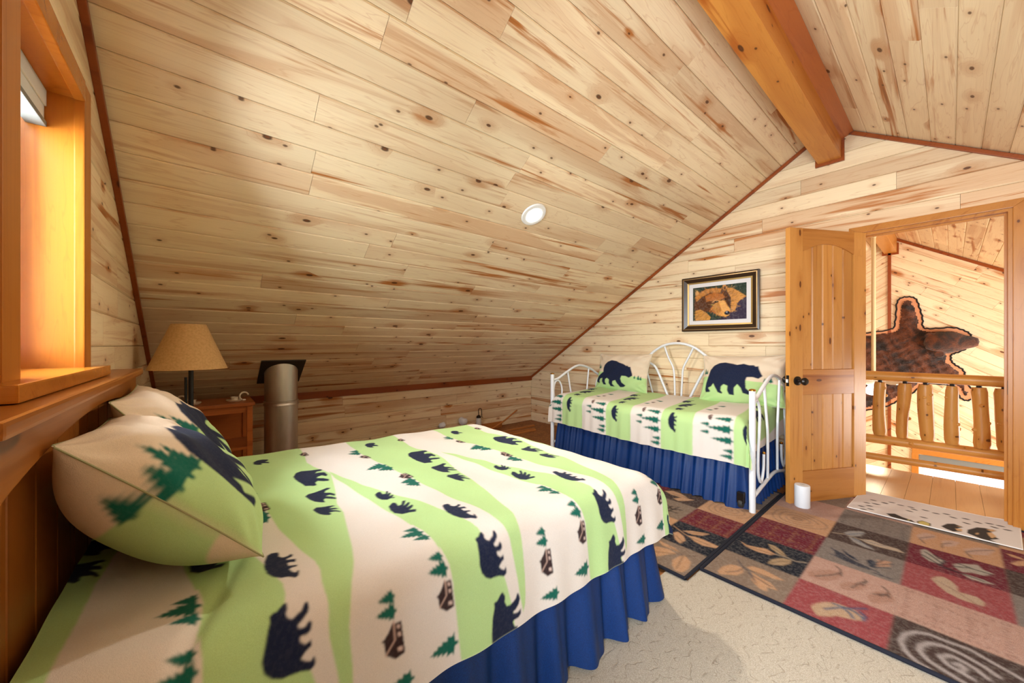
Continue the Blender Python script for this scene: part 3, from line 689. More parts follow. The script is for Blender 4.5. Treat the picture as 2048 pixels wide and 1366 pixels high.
bears = [
 trace(1, [(750,580),(775,545),(830,525),(920,515),(985,505),(1030,500),(1048,510),(1030,522),(990,530),(975,552),(1000,545),(1070,540),(1100,565),(1090,580),(1040,575),(1000,590),(990,602),(1060,600),(1115,605),(1115,620),(1060,625),(1000,625),(975,640),(990,660),(960,668),(920,668),(870,672),(840,655),(800,635),(770,610)]),
 trace(1, [(870,770),(900,745),(960,730),(1040,705),(1090,688),(1130,690),(1120,700),(1080,715),(1070,735),(1130,735),(1180,748),(1175,762),(1120,755),(1080,768),(1140,770),(1190,778),(1190,790),(1130,790),(1075,790),(1060,805),(1080,825),(1040,830),(970,828),(920,810)]),
 trace(1, [(950,915),(985,885),(1040,878),(1100,865),(1150,855),(1185,862),(1150,870),(1120,888),(1180,885),(1215,900),(1180,905),(1130,910),(1200,920),(1240,935),(1230,943),(1180,935),(1120,945),(1140,965),(1125,980),(1070,978),(1020,965),(980,940)]),
 trace(2, [(50,770),(75,750),(105,745),(130,768),(160,765),(165,740),(185,738),(185,755),(175,772),(200,752),(215,755),(205,775),(195,788),(235,770),(240,782),(225,797),(255,792),(250,803),(210,805),(180,818),(120,818),(80,805),(60,790)], 1),
 trace(2, [(190,880),(230,845),(265,850),(290,880),(320,870),(330,835),(365,832),(360,850),(345,884),(390,850),(410,855),(400,875),(375,899),(430,875),(445,885),(425,905),(400,922),(450,915),(475,915),(470,935),(400,945),(330,960),(250,950),(210,920)], 1),
 trace(4, [(450,400),(455,340),(480,280),(520,255),(590,240),(605,255),(600,280),(640,290),(700,270),(715,250),(745,255),(740,275),(690,300),(680,314),(740,305),(775,300),(775,335),(720,340),(690,348),(700,380),(750,375),(790,370),(790,390),(740,400),(710,420),(740,450),(780,460),(790,430),(810,440),(805,490),(770,515),(700,505),(620,515),(540,500),(480,460)], 0),
 trace(5, [(1075,85),(1090,60),(1105,60),(1125,15),(1140,10),(1165,40),(1170,75),(1195,100),(1220,105),(1255,60),(1255,15),(1270,10),(1295,45),(1300,75),(1285,115),(1265,150),(1280,170),(1310,165),(1325,125),(1345,145),(1350,190),(1335,215),(1295,225),(1305,260),(1335,280),(1365,255),(1370,300),(1345,330),(1320,375),(1350,400),(1375,405),(1385,370),(1397,400),(1395,440),(1370,470),(1320,465),(1270,480),(1230,497),(1180,485),(1140,440),(1118,360),(1115,260),(1100,160),(1095,115)], 1),
]
b2 = trace(5, [(1245,1150),(1240,1070),(1250,900),(1270,800),(1265,745),(1300,720),(1320,680),(1345,640),(1360,635),(1380,670),(1380,740),(1400,780),(1440,760),(1490,700),(1505,645),(1520,650),(1535,700),(1520,760),(1490,810),(1460,840),(1470,850),(1510,840),(1545,800),(1545,850),(1520,890),(1470,920),(1460,940),(1480,985),(1510,975)], 1)
b2 += [(b2[-1][0], B1), (b2[0][0], B1)]
bears.append(b2)
bears.append(trace(1, [(1480,262),(1495,245),(1530,237),(1575,235),(1590,245),(1575,255),(1610,258),(1622,268),(1590,268),(1560,270),(1575,280),(1540,282),(1505,278)], 1))
cab = np.array([(200,910),(210,935),(285,900),(325,1235),(225,1310),(120,1270),(105,1150),(80,1130),(85,1115),(110,1105),(120,1080),(150,1030),(170,985)], float)
cabP = np.array(trace(5, cab)); cabC = cabP.mean(0)
cabL = np.array(trace(5, [(205,915),(220,1105),(125,1270)])); cabW = [np.array(trace(5, q)) for q in ([(235,945),(268,938),(273,978),(243,985)], [(245,1025),(278,1018),(285,1062),(252,1068)], [(245,1185),(298,1165),(300,1215),(250,1225)])]
PINEP = np.array([(0,0),(.16,.05),(.14,.12),(.30,.10),(.28,.22),(.46,.16),(.44,.30),(.64,.22),(.62,.42),(.80,.34),(.86,.50),(.90,.10),(1.0,.06),(1.0,-.06),(.90,-.10),(.86,-.50),(.80,-.32),(.62,-.40),(.64,-.22),(.44,-.30),(.46,-.16),(.28,-.22),(.30,-.10),(.14,-.12),(.16,-.05)])
def pine(pr, tip, base, wid, col=PINE):
    tip, base = np.array(tip), np.array(base); d = base-tip; n = np.array([-d[1], d[0]])
    pr.poly(tip+PINEP[:, :1]*d+PINEP[:, 1:]*n*wid, col)
def cabin(pr, c, s, col=CABIN):
    pr.poly(np.array(c)+(cabP-cabC)*s, col); pr.stroke(np.array(c)+(cabL-cabC)*s, .004*max(s, .8), (196,164,150))
    for w_ in cabW: pr.poly(np.array(c)+(w_-cabC)*s, (206,180,170))
pines = []
def padd(c, k, *prs):
    for tip, base, w_ in prs:
        q = trace(c, [tip, base], k)
        if len(q) == 2: pines.append((q[0], q[1], w_))
padd(5, 1, ((585,305),(745,255),.8), ((585,445),(800,380),.8), ((605,1310),(910,1150),.7))
padd(5, 0, ((70,750),(255,660),.8), ((45,900),(275,810),.8))
padd(6, 1, ((625,1025),(800,930),.6), ((545,1205),(770,1070),.6))
padd(2, 1, ((330,1130),(490,1095),.9), ((300,1200),(545,1125),.9), ((430,1230),(610,1180),.9))
padd(1, 1, ((1490,513),(1700,465),1.2), ((1610,522),(1765,490),1.2), ((1840,652),(2000,615),1.3), ((1890,670),(2040,640),1.3), ((1315,330),(1420,318),1.3), ((1300,355),(1440,338),1.3))
cabins = [(trace(5, [(205,1105)], 0)[0], 1.0), (trace(5, [(750,660)], 1)[0], .92), (trace(1, [(1455,385)], 1)[0], .85), (trace(1, [(1865,575)], 1)[0], .9), (trace(1, [(840,352)], 0)[0], .7)]

pr = Print(A0, A1, B0, B1, .0026, CREAM)
for k in range(-2, 5):
    sh = lambda P: np.asarray(P)+np.array([OFF(k), 0])
    pr.poly(sh(G1), GREEN); pr.poly(sh(G2), GREEN)
pr.poly([(-.3,.9),(-.19,.9),(-.185,1.1),(-.195,1.4),(-.21,B1),(-.3,B1)], GREEN)
for k in range(-2, 5):
    sh = lambda P: np.asarray(P)+np.array([OFF(k), 0])
    for b_ in (bears if k >= 0 else bears[:3]): pr.poly(sh(b_), BEAR)
    for tp, bs, w_ in pines: pine(pr, sh(tp), sh(bs), w_)
    for c_, s_ in cabins: cabin(pr, sh(c_), s_)
cov = link('bear_coverlet', grid_mesh('bear_coverlet', bed_surf(pr.A, pr.B), pr.img), M['fleece'], label='fleece coverlet with bears, cabins and green trails over the large bed', cat='coverlet')

# ------------------------------------------------------------------ large bed
bed = empty('bed', (0, 0, 0), label='large bed with arched pine headboard and blue skirt', cat='bed')
HX = -.222
MB().box(BED_X0+.02, BED_X1-.05, BED_Y0+.04, BED_Y1-.04, .345, .585).build('mattress', M['mattress_cloth'], bed, bevel=.06, seg=4)
MB().box(BED_X0+.02, BED_X1-.11, BED_Y0+.12, BED_Y1-.03, .12, .345).build('box_spring', M['mattress_cloth'], bed, bevel=.02)
for x in (-.10, 1.5):
    for y in (1.0, 2.15): MB().box(x-.03, x+.03, y-.03, y+.03, 0, .12).build('leg', M['headboard_pine_upright'], bed)
HY0, HY1 = .80, 2.275
MB().box(-.297, HX+.022, HY0, HY1, 1.052, 1.078).build('top_rail', M['headboard_pine'], bed, bevel=.007)
o = bed.children[-1]
n = 24; ar = [(HY0, 1.054), (HY0, .93)]+[(HY0+.06+(HY1-HY0-.12)*k/n, .945+.066*math.sin(math.pi*k/n)**.8) for k in range(n+1)]+[(HY1, .93), (HY1, 1.054)]
def ywood(name, mb, mat, parent, loc, **k):
    """mesh whose grain runs along world y: built in local coords with x along y"""
    o = mb.build(name, mat, parent, **k); return o
def build_y(name, mat, parent, fn, bevel=.004, **k):
    """fn fills an MB in world coords; the object is turned so that local x follows world y"""
    mb = MB(); fn(mb); mb.v = [(p[1], -p[0], p[2]) for p in mb.v]
    o = mb.build(name, mat, parent, bevel=bevel, **k); o.rotation_euler = (0, 0, math.pi/2); return o
bpy.data.objects.remove(o)
build_y('top_rail', M['headboard_pine'], bed, lambda m: m.box(-.297, HX+.022, HY0, HY1, 1.052, 1.078), .007)
build_y('arched_rail', M['headboard_pine'], bed, lambda m: m.prism(ar, HX-.03, HX, lambda p, q, d: (d, p, q)), .003)
for y0 in (HY0, HY1-.09): MB().box(-.292, HX-.02, y0, y0+.09, 0, 1.053).build('post', M['headboard_pine_upright'], bed, bevel=.005)
nb = 9; bw = (HY1-HY0-.18)/nb
for k in range(nb): MB().box(-.285, HX-.034, HY0+.09+k*bw+.001, HY0+.09+(k+1)*bw-.001, .30, 1.05).build('panel_board', M['headboard_pine_upright'], bed, bevel=.004, seg=1)

def skirt(name, path, z0, z1, mat, parent, amp, freq, seed, flare=.03, nz=10, step=.006):
    """pleated cloth hung from a path (list of xy), outward = to the right of travel"""
    P = np.array(path, float); d = np.diff(P, axis=0); L = np.hypot(*d.T); S = np.concatenate([[0], np.cumsum(L)])
    s = np.arange(0, S[-1], step); x = np.interp(s, S, P[:, 0]); y = np.interp(s, S, P[:, 1])
    tx = np.gradient(x); ty = np.gradient(y); 
    k = 9; ker = np.ones(k)/k; pad = lambda v: np.convolve(np.pad(v, k//2, mode='edge'), ker, 'valid')
    tx, ty = pad(tx), pad(ty); nn = np.hypot(tx, ty); nx, ny = ty/nn, -tx/nn
    r = np.random.default_rng(seed); ph = np.cumsum(freq*(1+.55*np.interp(s, np.linspace(0, S[-1], int(S[-1]*7)+3), r.uniform(-1, 1, int(S[-1]*7)+3))))*step*2*np.pi
    am = amp*(1+.5*np.interp(s, np.linspace(0, S[-1], int(S[-1]*9)+3), r.uniform(-1, 1, int(S[-1]*9)+3)))
    Z = np.linspace(0, 1, nz); out = np.empty((len(s), nz, 3))
    for j, t_ in enumerate(Z):
        w = am*(.25+.75*t_**.8)*(np.sin(ph+.5*t_)+.35*np.sin(2*ph+1.3*t_))+flare*t_
        out[:, j, 0] = x+nx*w; out[:, j, 1] = y+ny*w; out[:, j, 2] = z1+(z0-z1)*t_+(.008*np.sin(ph*.5) if j == nz-1 else 0)
    return link(name, grid_mesh(name, out), mat, parent)
skirt('bed_skirt', [(-.15, BED_Y0+.045), (BED_X1-.05, BED_Y0+.045), (BED_X1-.03, BED_Y0+.065), (BED_X1-.03, BED_Y1-.03)], .03, .40, M['navy_cotton'], bed, .027, 6.5, 3, flare=.05, step=.004)
o = bed.children[-1]; o.data.flip_normals()

# ------------------------------------------------------------------ pillows
PB = [(1075,770),(1085,700),(1110,620),(1130,550),(1180,500),(1250,470),(1320,460),(1400,475),(1460,490),(1530,475),(1590,490),(1640,490),(1660,505),(1690,500),(1695,530),(1730,590),(1745,605),(1700,635),(1640,620),(1580,625),(1565,660),(1575,740),(1620,775),(1655,775),(1650,800),(1600,805),(1540,790),(1520,740),(1480,700),(1445,740),(1445,820),(1390,815),(1365,770),(1365,720),(1320,705),(1290,730),(1285,775),(1310,800),(1300,810),(1250,795),(1230,760),(1190,700),(1165,735),(1120,750),(1160,790),(1140,800),(1090,800)]
PB = np.array([((x-1000)/960, (900-y)/540) for x, y in PB])
PB2 = [(915,590),(920,560),(950,515),(1000,480),(1045,455),(1042,400),(1060,350),(1110,310),(1180,282),(1260,290),(1320,315),(1400,335),(1450,360),(1475,358),(1500,375),(1525,372),(1535,395),(1550,440),(1572,490),(1520,520),(1460,500),(1400,500),(1385,540),(1400,590),(1470,630),(1430,650),(1370,655),(1330,610),(1300,565),(1250,580),(1250,620),(1285,655),(1220,655),(1180,610),(1180,560),(1140,540),(1110,560),(1110,600),(1135,635),(1080,635),(1045,590),(1040,540),(990,550),(970,580),(995,610),(950,610)]
PB2 = np.array([((x-890)/900, (700-y)/530) for x, y in PB2])
def pillow(name, w, h, th, tan, green, bear, trees, bump_seed, mat='cotton', flipv=False, horizon=.5, belly=.5, **k):
    st = .006 if w < 10 else .005
    p = Print(0, 1, 0, 1, 1/150, tan)
    p.poly([(0,0),(1,0),(1,horizon-.06),(.7,horizon-.03),(.3,horizon+.04),(0,horizon+.06)], green)
    for (tx, ty, sz) in trees: 
        tip = np.array((tx, ty+sz)); d = np.array((0, -sz)); n = np.array((sz, 0))
        p.poly(tip+PINEP[:, :1]*d+PINEP[:, 1:]*n*.6*h/w, PINE)
    if bear is not None: p.poly(bear, BEAR)
    A, B = np.meshgrid(p.A*2-1, p.B*2-1, indexing='ij')
    r = np.random.default_rng(bump_seed); 
    prof = (np.clip(1-np.abs(A)**2.6, 0, 1)**.62)*(np.clip(1-np.abs(B)**2.6, 0, 1)**.62)
    pin = 1-.055*(np.cos(A*np.pi/2)*np.abs(B)**3), 1-.075*(np.cos(B*np.pi/2)*np.abs(A)**3)
    X = A*w/2*pin[1]; Y = B*h/2*pin[0]
    wr = .006*np.sin(5*A+r.uniform(0,6))*np.sin(4*B+r.uniform(0,6))+.0035*np.sin(13*A-7*B+r.uniform(0,6))+.003*np.sin(9*B+11*A*B)
    wr = wr+.010*np.sin(16*np.arctan2(np.abs(B)-1.15, np.abs(A)-1.15))*np.clip(np.hypot(A, B)-.75, 0, 1)
    Zf = th*(1-belly)*prof+wr*np.clip(prof*3, 0, 1)
    e = empty(name, **k)
    Pf = np.stack([X, Y, Zf], -1); Pk = np.stack([X, Y, -th*belly*prof], -1)
    link('front_panel', grid_mesh('front_panel', Pf, p.img), M[mat], e)
    q = Print(0, 1, 0, 1, 1/150, tan)
    q.poly([(0,.24),(.30,.0),(1,0),(1,.62),(.5,.60),(0,.60)], green)
    for (tx, ty, sz) in trees[:1]:
        tip = np.array((tx*.3, ty+sz*.8)); sz = sz*.6; q.poly(tip+PINEP[:, :1]*np.array((0, -sz))+PINEP[:, 1:]*np.array((sz, 0))*.6*h/w, PINE)
    me = grid_mesh('back_panel', Pk, q.img); me.flip_normals(); link('back_panel', me, M[mat], e)
    ed = np.concatenate([Pf[:, 0], Pf[-1, 1:], Pf[-2::-1, -1], Pf[0, -2::-1]])[::4]
    MB().tube([tuple(v) for v in ed]+[tuple(ed[0])], .0020, 5, caps=False).build('seam', M['fleece_seam'] if mat == 'fleece' else M['cotton_seam'], e, smooth=True)
    return e
def frame(o, origin, U, V):
    U = Vector(U).normalized(); V = Vector(V); V = (V-U*V.dot(U)).normalized(); N = U.cross(V)
    o.matrix_world = Matrix.Translation(Vector(origin)) @ Matrix((U, V, N)).transposed().to_4x4()
TAN_F, GRN_F = (222,204,180), GREEN
tr_l = [(.095,.50,.30),(.03,.50,.22),(.15,.50,.24)]
PBB = PB*np.array((.76, .98))+np.array((.10, -.03))
p1 = pillow('bed_pillow', .57, .445, .26, TAN_F, GRN_F, PBB, tr_l, 5, 'fleece', belly=.60, label='plump fleece pillow with black bear, propped at the near end of the headboard', cat='pillow', group='fleece bear pillows on the large bed')
def rest(o, corner, U, V, w, h):
    U = Vector(U).normalized(); V = Vector(V); V = (V-U*V.dot(U)).normalized()
    frame(o, Vector(corner)+U*w*.49+V*h*.49, U, V)
rest(p1, (.105, 1.035, .690), (0, 1, -.06), (-.285, -.12, .285), .57, .445)
p2 = pillow('bed_pillow', .60, .45, .18, TAN_F, GRN_F, PBB, tr_l, 9, 'fleece', label='fleece bear pillow tucked behind the plump one, beside the lamp', cat='pillow', group='fleece bear pillows on the large bed')
rest(p2, (.065, 1.53, .662), (0, 1, 0), (-.26, -.12, .345), .60, .45)

# ------------------------------------------------------------------ recessed lights
def can_light(x, side, label):
    y = RY+side*1.311; z = roof(y); N = Vector((0, -side*SN, -CS)); R = N.to_track_quat('Z', 'Y').to_matrix()
    e = empty('recessed_light', label=label, cat='ceiling light')
    P = Vector((x, y, z))
    MB().lathe([(.066,.001),(.064,.010),(.072,.013),(.092,.010),(.097,.001)], tuple(P), 32, R).build('trim_ring', M['white_trim'], e, smooth=True)
    MB().lathe([(.066,.0015),(.040,.0025),(.0,.003)], tuple(P), 28, R).build('baffle', M['white_trim'], e)
    MB().lathe([(.046,.003),(.045,.010),(.034,.016),(.0,.019)], tuple(P), 24, R).build('bulb', M['bulb_lit'], e, smooth=True, label='lit lamp of the recessed light')
    d = bpy.data.lights.new('recessed_lamp', 'AREA'); d.shape = 'DISK'; d.size = .11; d.energy = CAN_POWER; d.color = CAN_COLOR
    o = bpy.data.objects.new('recessed_lamp', d); COL.objects.link(o); o.parent = e; o.location = P+N*.022; o.rotation_euler = N.to_track_quat('-Z', 'Y').to_euler()
    return e
can_light(1.853, 1, 'round recessed light glowing in the long slope')

# ------------------------------------------------------------------ stove pipe
sp = empty('stove_pipe', (.535, 3.83, 0), label='galvanised metal chimney pipe rising through the slope', cat='chimney pipe')
R_ = .128; yc = 3.83
zt = roof(yc)-.0
MB().lathe([(R_,.002),(R_,.655)], seg=36).build('lower_section', M['galvanised'], sp, smooth=True)
MB().lathe([(R_+.001,.650),(R_+.006,.653),(R_+.006,.663),(R_+.002,.668),(R_+.002,.676),(R_+.006,.680),(R_+.006,.688),(R_+.001,.692)], seg=36).build('joint_band', M['galvanised'], sp, smooth=True)
up = MB().lathe([(R_-.001,.688),(R_-.001,1.16)], seg=36)
up.v = [(x, y, min(z, RZ-SL*(yc+y-RY)+.004)) for x, y, z in up.v]; up.build('upper_section', M['galvanised'], sp, smooth=True)
fl_ = MB(); hw = .165
for a, b in ((-hw, hw),): fl_.prism([(yc-hw, roof(yc-hw)+.001), (yc+hw, roof(yc+hw)+.001), (yc+hw, roof(yc+hw)-.008), (yc-hw, roof(yc-hw)-.008)], .535+a, .535+b, lambda p, q, d: (d-.535, p-yc, q))
fl_.build('ceiling_plate', M['dark_tin'], sp, label='dark square plate around the pipe')

# ------------------------------------------------------------------ corner table and candle holders
tb = empty('side_table', (0, 0, 0), label='narrow brown wooden shelf table in the corner under the slope', cat='table')
TX0, TX1, TY0, TY1, TZ = -.272, .31, 3.47, 3.90, .738
MB().box(TX0, TX1, TY0-.012, TY1, TZ-.024, TZ).build('top', M['table_wood'], tb, bevel=.004)
MB().box(TX0+.03, TX1-.03, TY0+.012, TY0+.03, TZ-.075, TZ-.024).build('apron', M['table_wood'], tb)
for x in (TX0+.008, TX1-.05):
    for y in (TY0, TY1-.045): MB().box(x, x+.036, y, y+.036, 0, TZ-.024).build('leg', M['table_wood'], tb, bevel=.002)
for z in (.40, .12): MB().box(TX0+.012, TX1-.018, TY0+.006, TY1-.02, z-.02, z).build('shelf', M['table_wood'], tb, bevel=.002)
MB().box(TX0+.04, TX1-.05, TY1-.03, TY1-.022, .12, TZ-.03).build('back_panel', M['table_wood'], tb)
for (cx, cy, rz, lab) in ((-.06, 3.60, 2.7, 'cream candle holder behind the lamp pole'), (.19, 3.60, .3, 'cream candle holder at the end of the shelf table')):
    e = empty('candle_holder', (cx, cy, TZ), rz, label=lab, cat='candle holder', group='candle holders on the shelf table')
    MB().lathe([(0,.0),(.040,.0),(.048,.006),(.056,.016),(.053,.017),(.044,.008),(0,.007)], seg=24).build('saucer', M['ceramic'], e, smooth=True)
    MB().lathe([(.024,.006),(.020,.016),(.023,.034),(.026,.038),(.020,.038),(.015,.030),(0,.029)], seg=20).build('cup', M['ceramic'], e, smooth=True)
    MB().tube([(.064-.030*math.cos(a), 0, .036+.030*math.sin(a)) for a in np.linspace(-1.9, 2.9, 20)], .0065, 8).build('handle', M['ceramic'], e, smooth=True)

# ------------------------------------------------------------------ floor lamp
lp = empty('floor_lamp', (-.065, 2.98, 0), label='black floor lamp with a tan parchment shade beside the bed', cat='lamp')
MB().lathe([(0,.0),(.135,.0),(.138,.012),(.12,.022),(.03,.03),(.014,.05),(0,.05)], seg=32).build('base', M['black_metal'], lp, smooth=True)
MB().tube([(.010,0,.03),(.010,0,1.12)], .0125, 14).build('pole', M['black_metal'], lp, smooth=True)
MB().tube([(-.014,0,.03),(-.014,0,.985)], .007, 10).build('side_rod', M['black_metal'], lp, smooth=True)
MB().lathe([(.0,1.12),(.018,1.12),(.018,1.17),(.012,1.18),(0,1.18)], seg=16).build('socket', M['black_metal'], lp, smooth=True)
MB().lathe([(.188,1.035),(.083,1.305),(.0815,1.305),(.1865,1.035),(.188,1.035)], seg=48).build('lamp_shade', M['parchment'], lp, smooth=True, fix=False, label='tan parchment cone shade')
MB().tube([(-.082,0,1.29),(.082,0,1.29)], .002, 6).tube([(0,-.082,1.29),(0,.082,1.29)], .002, 6).tube([(0,0,1.17),(0,0,1.30)], .003, 6).build('harp', M['black_metal'], lp)

# ------------------------------------------------------------------ daybed
db = empty('daybed', (0, 0, 0), label='white metal daybed with fan back and dark blue ruffle', cat='daybed')
WP = M['white_paint']; DX0, DX1, DYN, DYF = 2.915, 3.835, .885, 2.79
def smooth_path(pts, n=40):
    P = np.array(pts, float); t = np.arange(len(P)); s = np.linspace(0, len(P)-1, n); out = []
    for v in s:
        i = min(int(v), len(P)-2); f = v-i; p0, p1, p2, p3 = P[max(i-1, 0)], P[i], P[i+1], P[min(i+2, len(P)-1)]
        out.append(tuple(.5*((2*p1)+(-p0+p2)*f+(2*p0-5*p1+4*p2-p3)*f*f+(-p0+3*p1-3*p2+p3)*f**3)))
    return out
for y in (DYN, DYF):
    for x in (DX0, DX1):
        p_ = MB().tube([(x, y, .0205 if x < 3 and y < 1 else 0), (x, y, .862)], .0205, 16).build('post', WP, db, smooth=True)
        MB().lathe([(0,.862),(.0225,.862),(.0225,.868),(.017,.873),(.008,.876),(0,.876)], (x, y, 0), 16).build('cap', M['brass'], p_, smooth=True, label='brass post cap')
def zx(f): return DX0+f*(DX1-DX0)
for y in (DYN, DYF):
    MB().tube(smooth_path([(zx(.0),y,.80),(zx(.10),y,.812),(zx(.25),y,.875),(zx(.42),y,.935),(zx(.55),y,.94),(zx(.72),y,.895),(zx(.9),y,.815),(zx(1),y,.80)]), .0135, 12).build('end_rail', WP, db, smooth=True)
    MB().tube(smooth_path([(zx(.0),y,.118),(zx(.2),y,.15),(zx(.45),y,.185),(zx(.6),y,.185),(zx(.8),y,.15),(zx(1),y,.118)]), .013, 12).build('end_rail', WP, db, smooth=True)
    for f0, f1, z0, z1 in ((.27, .36, .885, .172), (.68, .62, .905, .182)):
        MB().tube(smooth_path([(zx(f0),y,z0),(zx((f0+f1)/2),y,.70),(zx(f1),y,.50),(zx(f1),y,z1)], 24), .0095, 10).build('spindle', WP, db, smooth=True)
    for m in (lambda f: f, lambda f: 1-f):
        q = smooth_path([(zx(m(.03)),y,.60),(zx(m(.025)),y,.70),(zx(m(.05)),y,.775),(zx(m(.11)),y,.785),(zx(m(.16)),y,.72),(zx(m(.165)),y,.62),(zx(m(.13)),y,.40),(zx(m(.13)),y,.27),(zx(m(.17)),y,.20),(zx(m(.21)),y,.195),(zx(m(.255)),y,.27),(zx(m(.265)),y,.385)], 60)
        s_ = MB().tube(q, .0095, 10).build('scroll', WP, db, smooth=True)
        for q_ in (q[0], q[-1]): MB().lathe([(0,-.012),(.008,-.010),(.0125,0),(.008,.010),(0,.012)], q_, 12).build('finial', M['brass'], s_, smooth=True, label='brass ball tip')
XB_ = DX1
def backpath(pts, s=.15625, o=(1270, 670)): return [tuple(onplane(o[0]+x*s, o[1]+y*s, 0, XB_)) for x, y in pts]
MB().tube(smooth_path(backpath([(148,350),(150,320),(230,220),(380,130),(560,105),(740,150),(900,260),(1010,365),(1035,400)])), .0135, 12).build('back_arch', WP, db, smooth=True)
for pts, r in (([(155,340),(200,360),(270,420),(350,600),(425,790)], .013), ([(1030,385),(960,410),(880,470),(780,650),(705,800)], .013), ([(145,430),(235,770)], .009), ([(1035,470),(925,830)], .009),
               ([(380,150),(430,290),(490,420),(505,560),(512,790)], .010), ([(748,160),(690,280),(620,420),(605,560),(592,800)], .010)):
    MB().tube(smooth_path(backpath(pts), 24), r, 10).build('back_spoke', WP, db, smooth=True)
a1 = backpath([(148,350)])[0]; a2 = backpath([(1035,400)])[0]
MB().tube(smooth_path([a1, (XB_, 2.42, .845), (XB_, 2.6, .81), (XB_, DYF, .80)], 20), .0135, 12).build('back_rail', WP, db, smooth=True)
MB().tube(smooth_path([a2, (XB_, 1.25, .845), (XB_, 1.05, .81), (XB_, DYN, .80)], 20), .0135, 12).build('back_rail', WP, db, smooth=True)
MB().tube([(XB_, DYN, .42), (XB_, DYF, .42)], .014, 12).build('back_rail', WP, db, smooth=True)
MB().box(DX0+.055, DX0+.075, DYN, DYF, .34, .38).build('link_rail', WP, db)
MB().box(DX0+.03, DX1-.03, DYN+.05, DYF-.05, .40, .60).build('mattress', M['mattress_cloth'], db, bevel=.05, seg=3)
skirt('ruffle', [(DX0+.035, DYF-.06), (DX0+.03, DYN+.11), (DX0+.05, DYN+.07), (DX1-.12, DYN+.06)], .026, .42, M['navy_ruffle'], db, .014, 12, 11, flare=.055, step=.005, nz=12)
# coverlet on the daybed, same print cut straight along the front
D_TOP = lambda p, q: .648+.03*np.clip((-q-2.9)/.9, 0, 1)-.012*np.cos((p+1.9)*3)
dfa = section(-(DYF-.03), -(DYN+.045), 0, 0, .07); dfb = section(-(DX1-.045), -(DX0-.01), 0, 0, .085)
dA0, dA1, dB0, dB1 = -.10, (DYF-DYN-.045)+.20, -.03, (DX1-.045-DX0+.01)+.275
dp = Print(dA0, dA1, dB0, dB1, .0048, CREAM)
DP = .545; edge = DX1-.045-DX0+.01
for k in range(-1, 5):
    g0 = .135+k*DP
    dp.poly([(g0,dB1),(g0+.26,dB1),(g0+.25,edge-.05),(g0+.23,.4),(g0+.16,0),(g0-.10,0),(g0-.06,.4),(g0-.01,edge-.05)], GREEN)
for k in range(-1, 5):
    g0 = .135+k*DP
    bb = np.array(bears[5]); bb = (bb-bb.mean(0))*1.05
    dp.poly(bb+np.array((g0+.10, edge+.045)), BEAR)
    dp.poly(np.array(bears[0])*.9-np.array(bears[0]).mean(0)*.9+np.array((g0+.06, edge-.32)), BEAR)
    dp.poly(np.array(bears[2])*.9-np.array(bears[2]).mean(0)*.9+np.array((g0+.09, edge-.13)), BEAR)
    dp.poly(np.array(bears[1])*.9-np.array(bears[1]).mean(0)*.9+np.array((g0-.02, edge-.52)), BEAR)
    cabin(dp, (g0+.36, edge-.035), .62); cabin(dp, (g0+.30, edge-.30), .62)
    TE = PINE
    pine(dp, (g0+.30, edge+.03), (g0+.375, edge+.03), .45, TE); pine(dp, (g0+.30, edge+.085), (g0+.375, edge+.085), .45, TE)
    pine(dp, (g0-.16, edge-.02), (g0-.02, edge-.02), .35, TE); pine(dp, (g0-.20, edge+.05), (g0-.01, edge+.05), .34, TE); pine(dp, (g0-.17, edge+.125), (g0-.005, edge+.125), .36, TE)
    pine(dp, (g0-.085, edge+.195), (g0-.005, edge+.195), .5, TE); pine(dp, (g0-.105, edge+.235), (g0-.005, edge+.235), .45, TE)
    pine(dp, (g0+.25, edge-.22), (g0+.31, edge-.22), .9); pine(dp, (g0+.27, edge-.40), (g0+.34, edge-.40), .9)
XA, XBq, Z, DA, DB_ = drape(dp.A, dp.B, dfa, dfb, D_TOP, flare=.06, ear=.22)
AA, BB = np.meshgrid(dp.A, dp.B, indexing='ij')
XBq = XBq+np.clip(DB_*5, 0, 1)*(.007*np.sin(26*AA+2*np.sin(6*AA))+.004*np.sin(61*AA))*(BB > .4)
Z = Z+(.004*np.sin(11*AA+3*BB)*np.sin(9*BB)+.002*np.sin(29*AA-13*BB))*np.exp(-8*(DA+DB_))+.012*np.sin(2.2*AA+.6)*np.clip(DB_*4, 0, 1)
link('bear_coverlet', grid_mesh('bear_coverlet', np.stack([-XBq, -XA, Z], -1), dp.img), M['cotton'], label='pale cotton coverlet with bears and pines on the white daybed', cat='coverlet')
TAN_C, GRN_C = TAN_F, GREEN
tl = [(.05,.56,.14),(.085,.56,.11)]; trr = [(.80,.42,.10),(.86,.42,.15)]
p3 = pillow('daybed_pillow', .67, .44, .15, TAN_C, GRN_C, PB2, tl+[(.80,.32,.10),(.86,.30,.13),(.9,.30,.11)], 3, 'cotton', horizon=.42, label='daybed pillow with blue bear, leaning near the knee wall', cat='pillow', group='blue bear pillows on the daybed')
frame(p3, (3.685, 2.425, .865), (0.03, -1, .01), (.30, .03, 1))
p4 = pillow('daybed_pillow', .68, .45, .16, TAN_C, GRN_C, PB, tl+trr, 4, 'cotton', horizon=.46, label='daybed pillow with large blue bear, leaning beside the open door', cat='pillow', group='blue bear pillows on the daybed')
frame(p4, (3.66, 1.20, .872), (0.0, -1, .03), (.32, 0, 1))

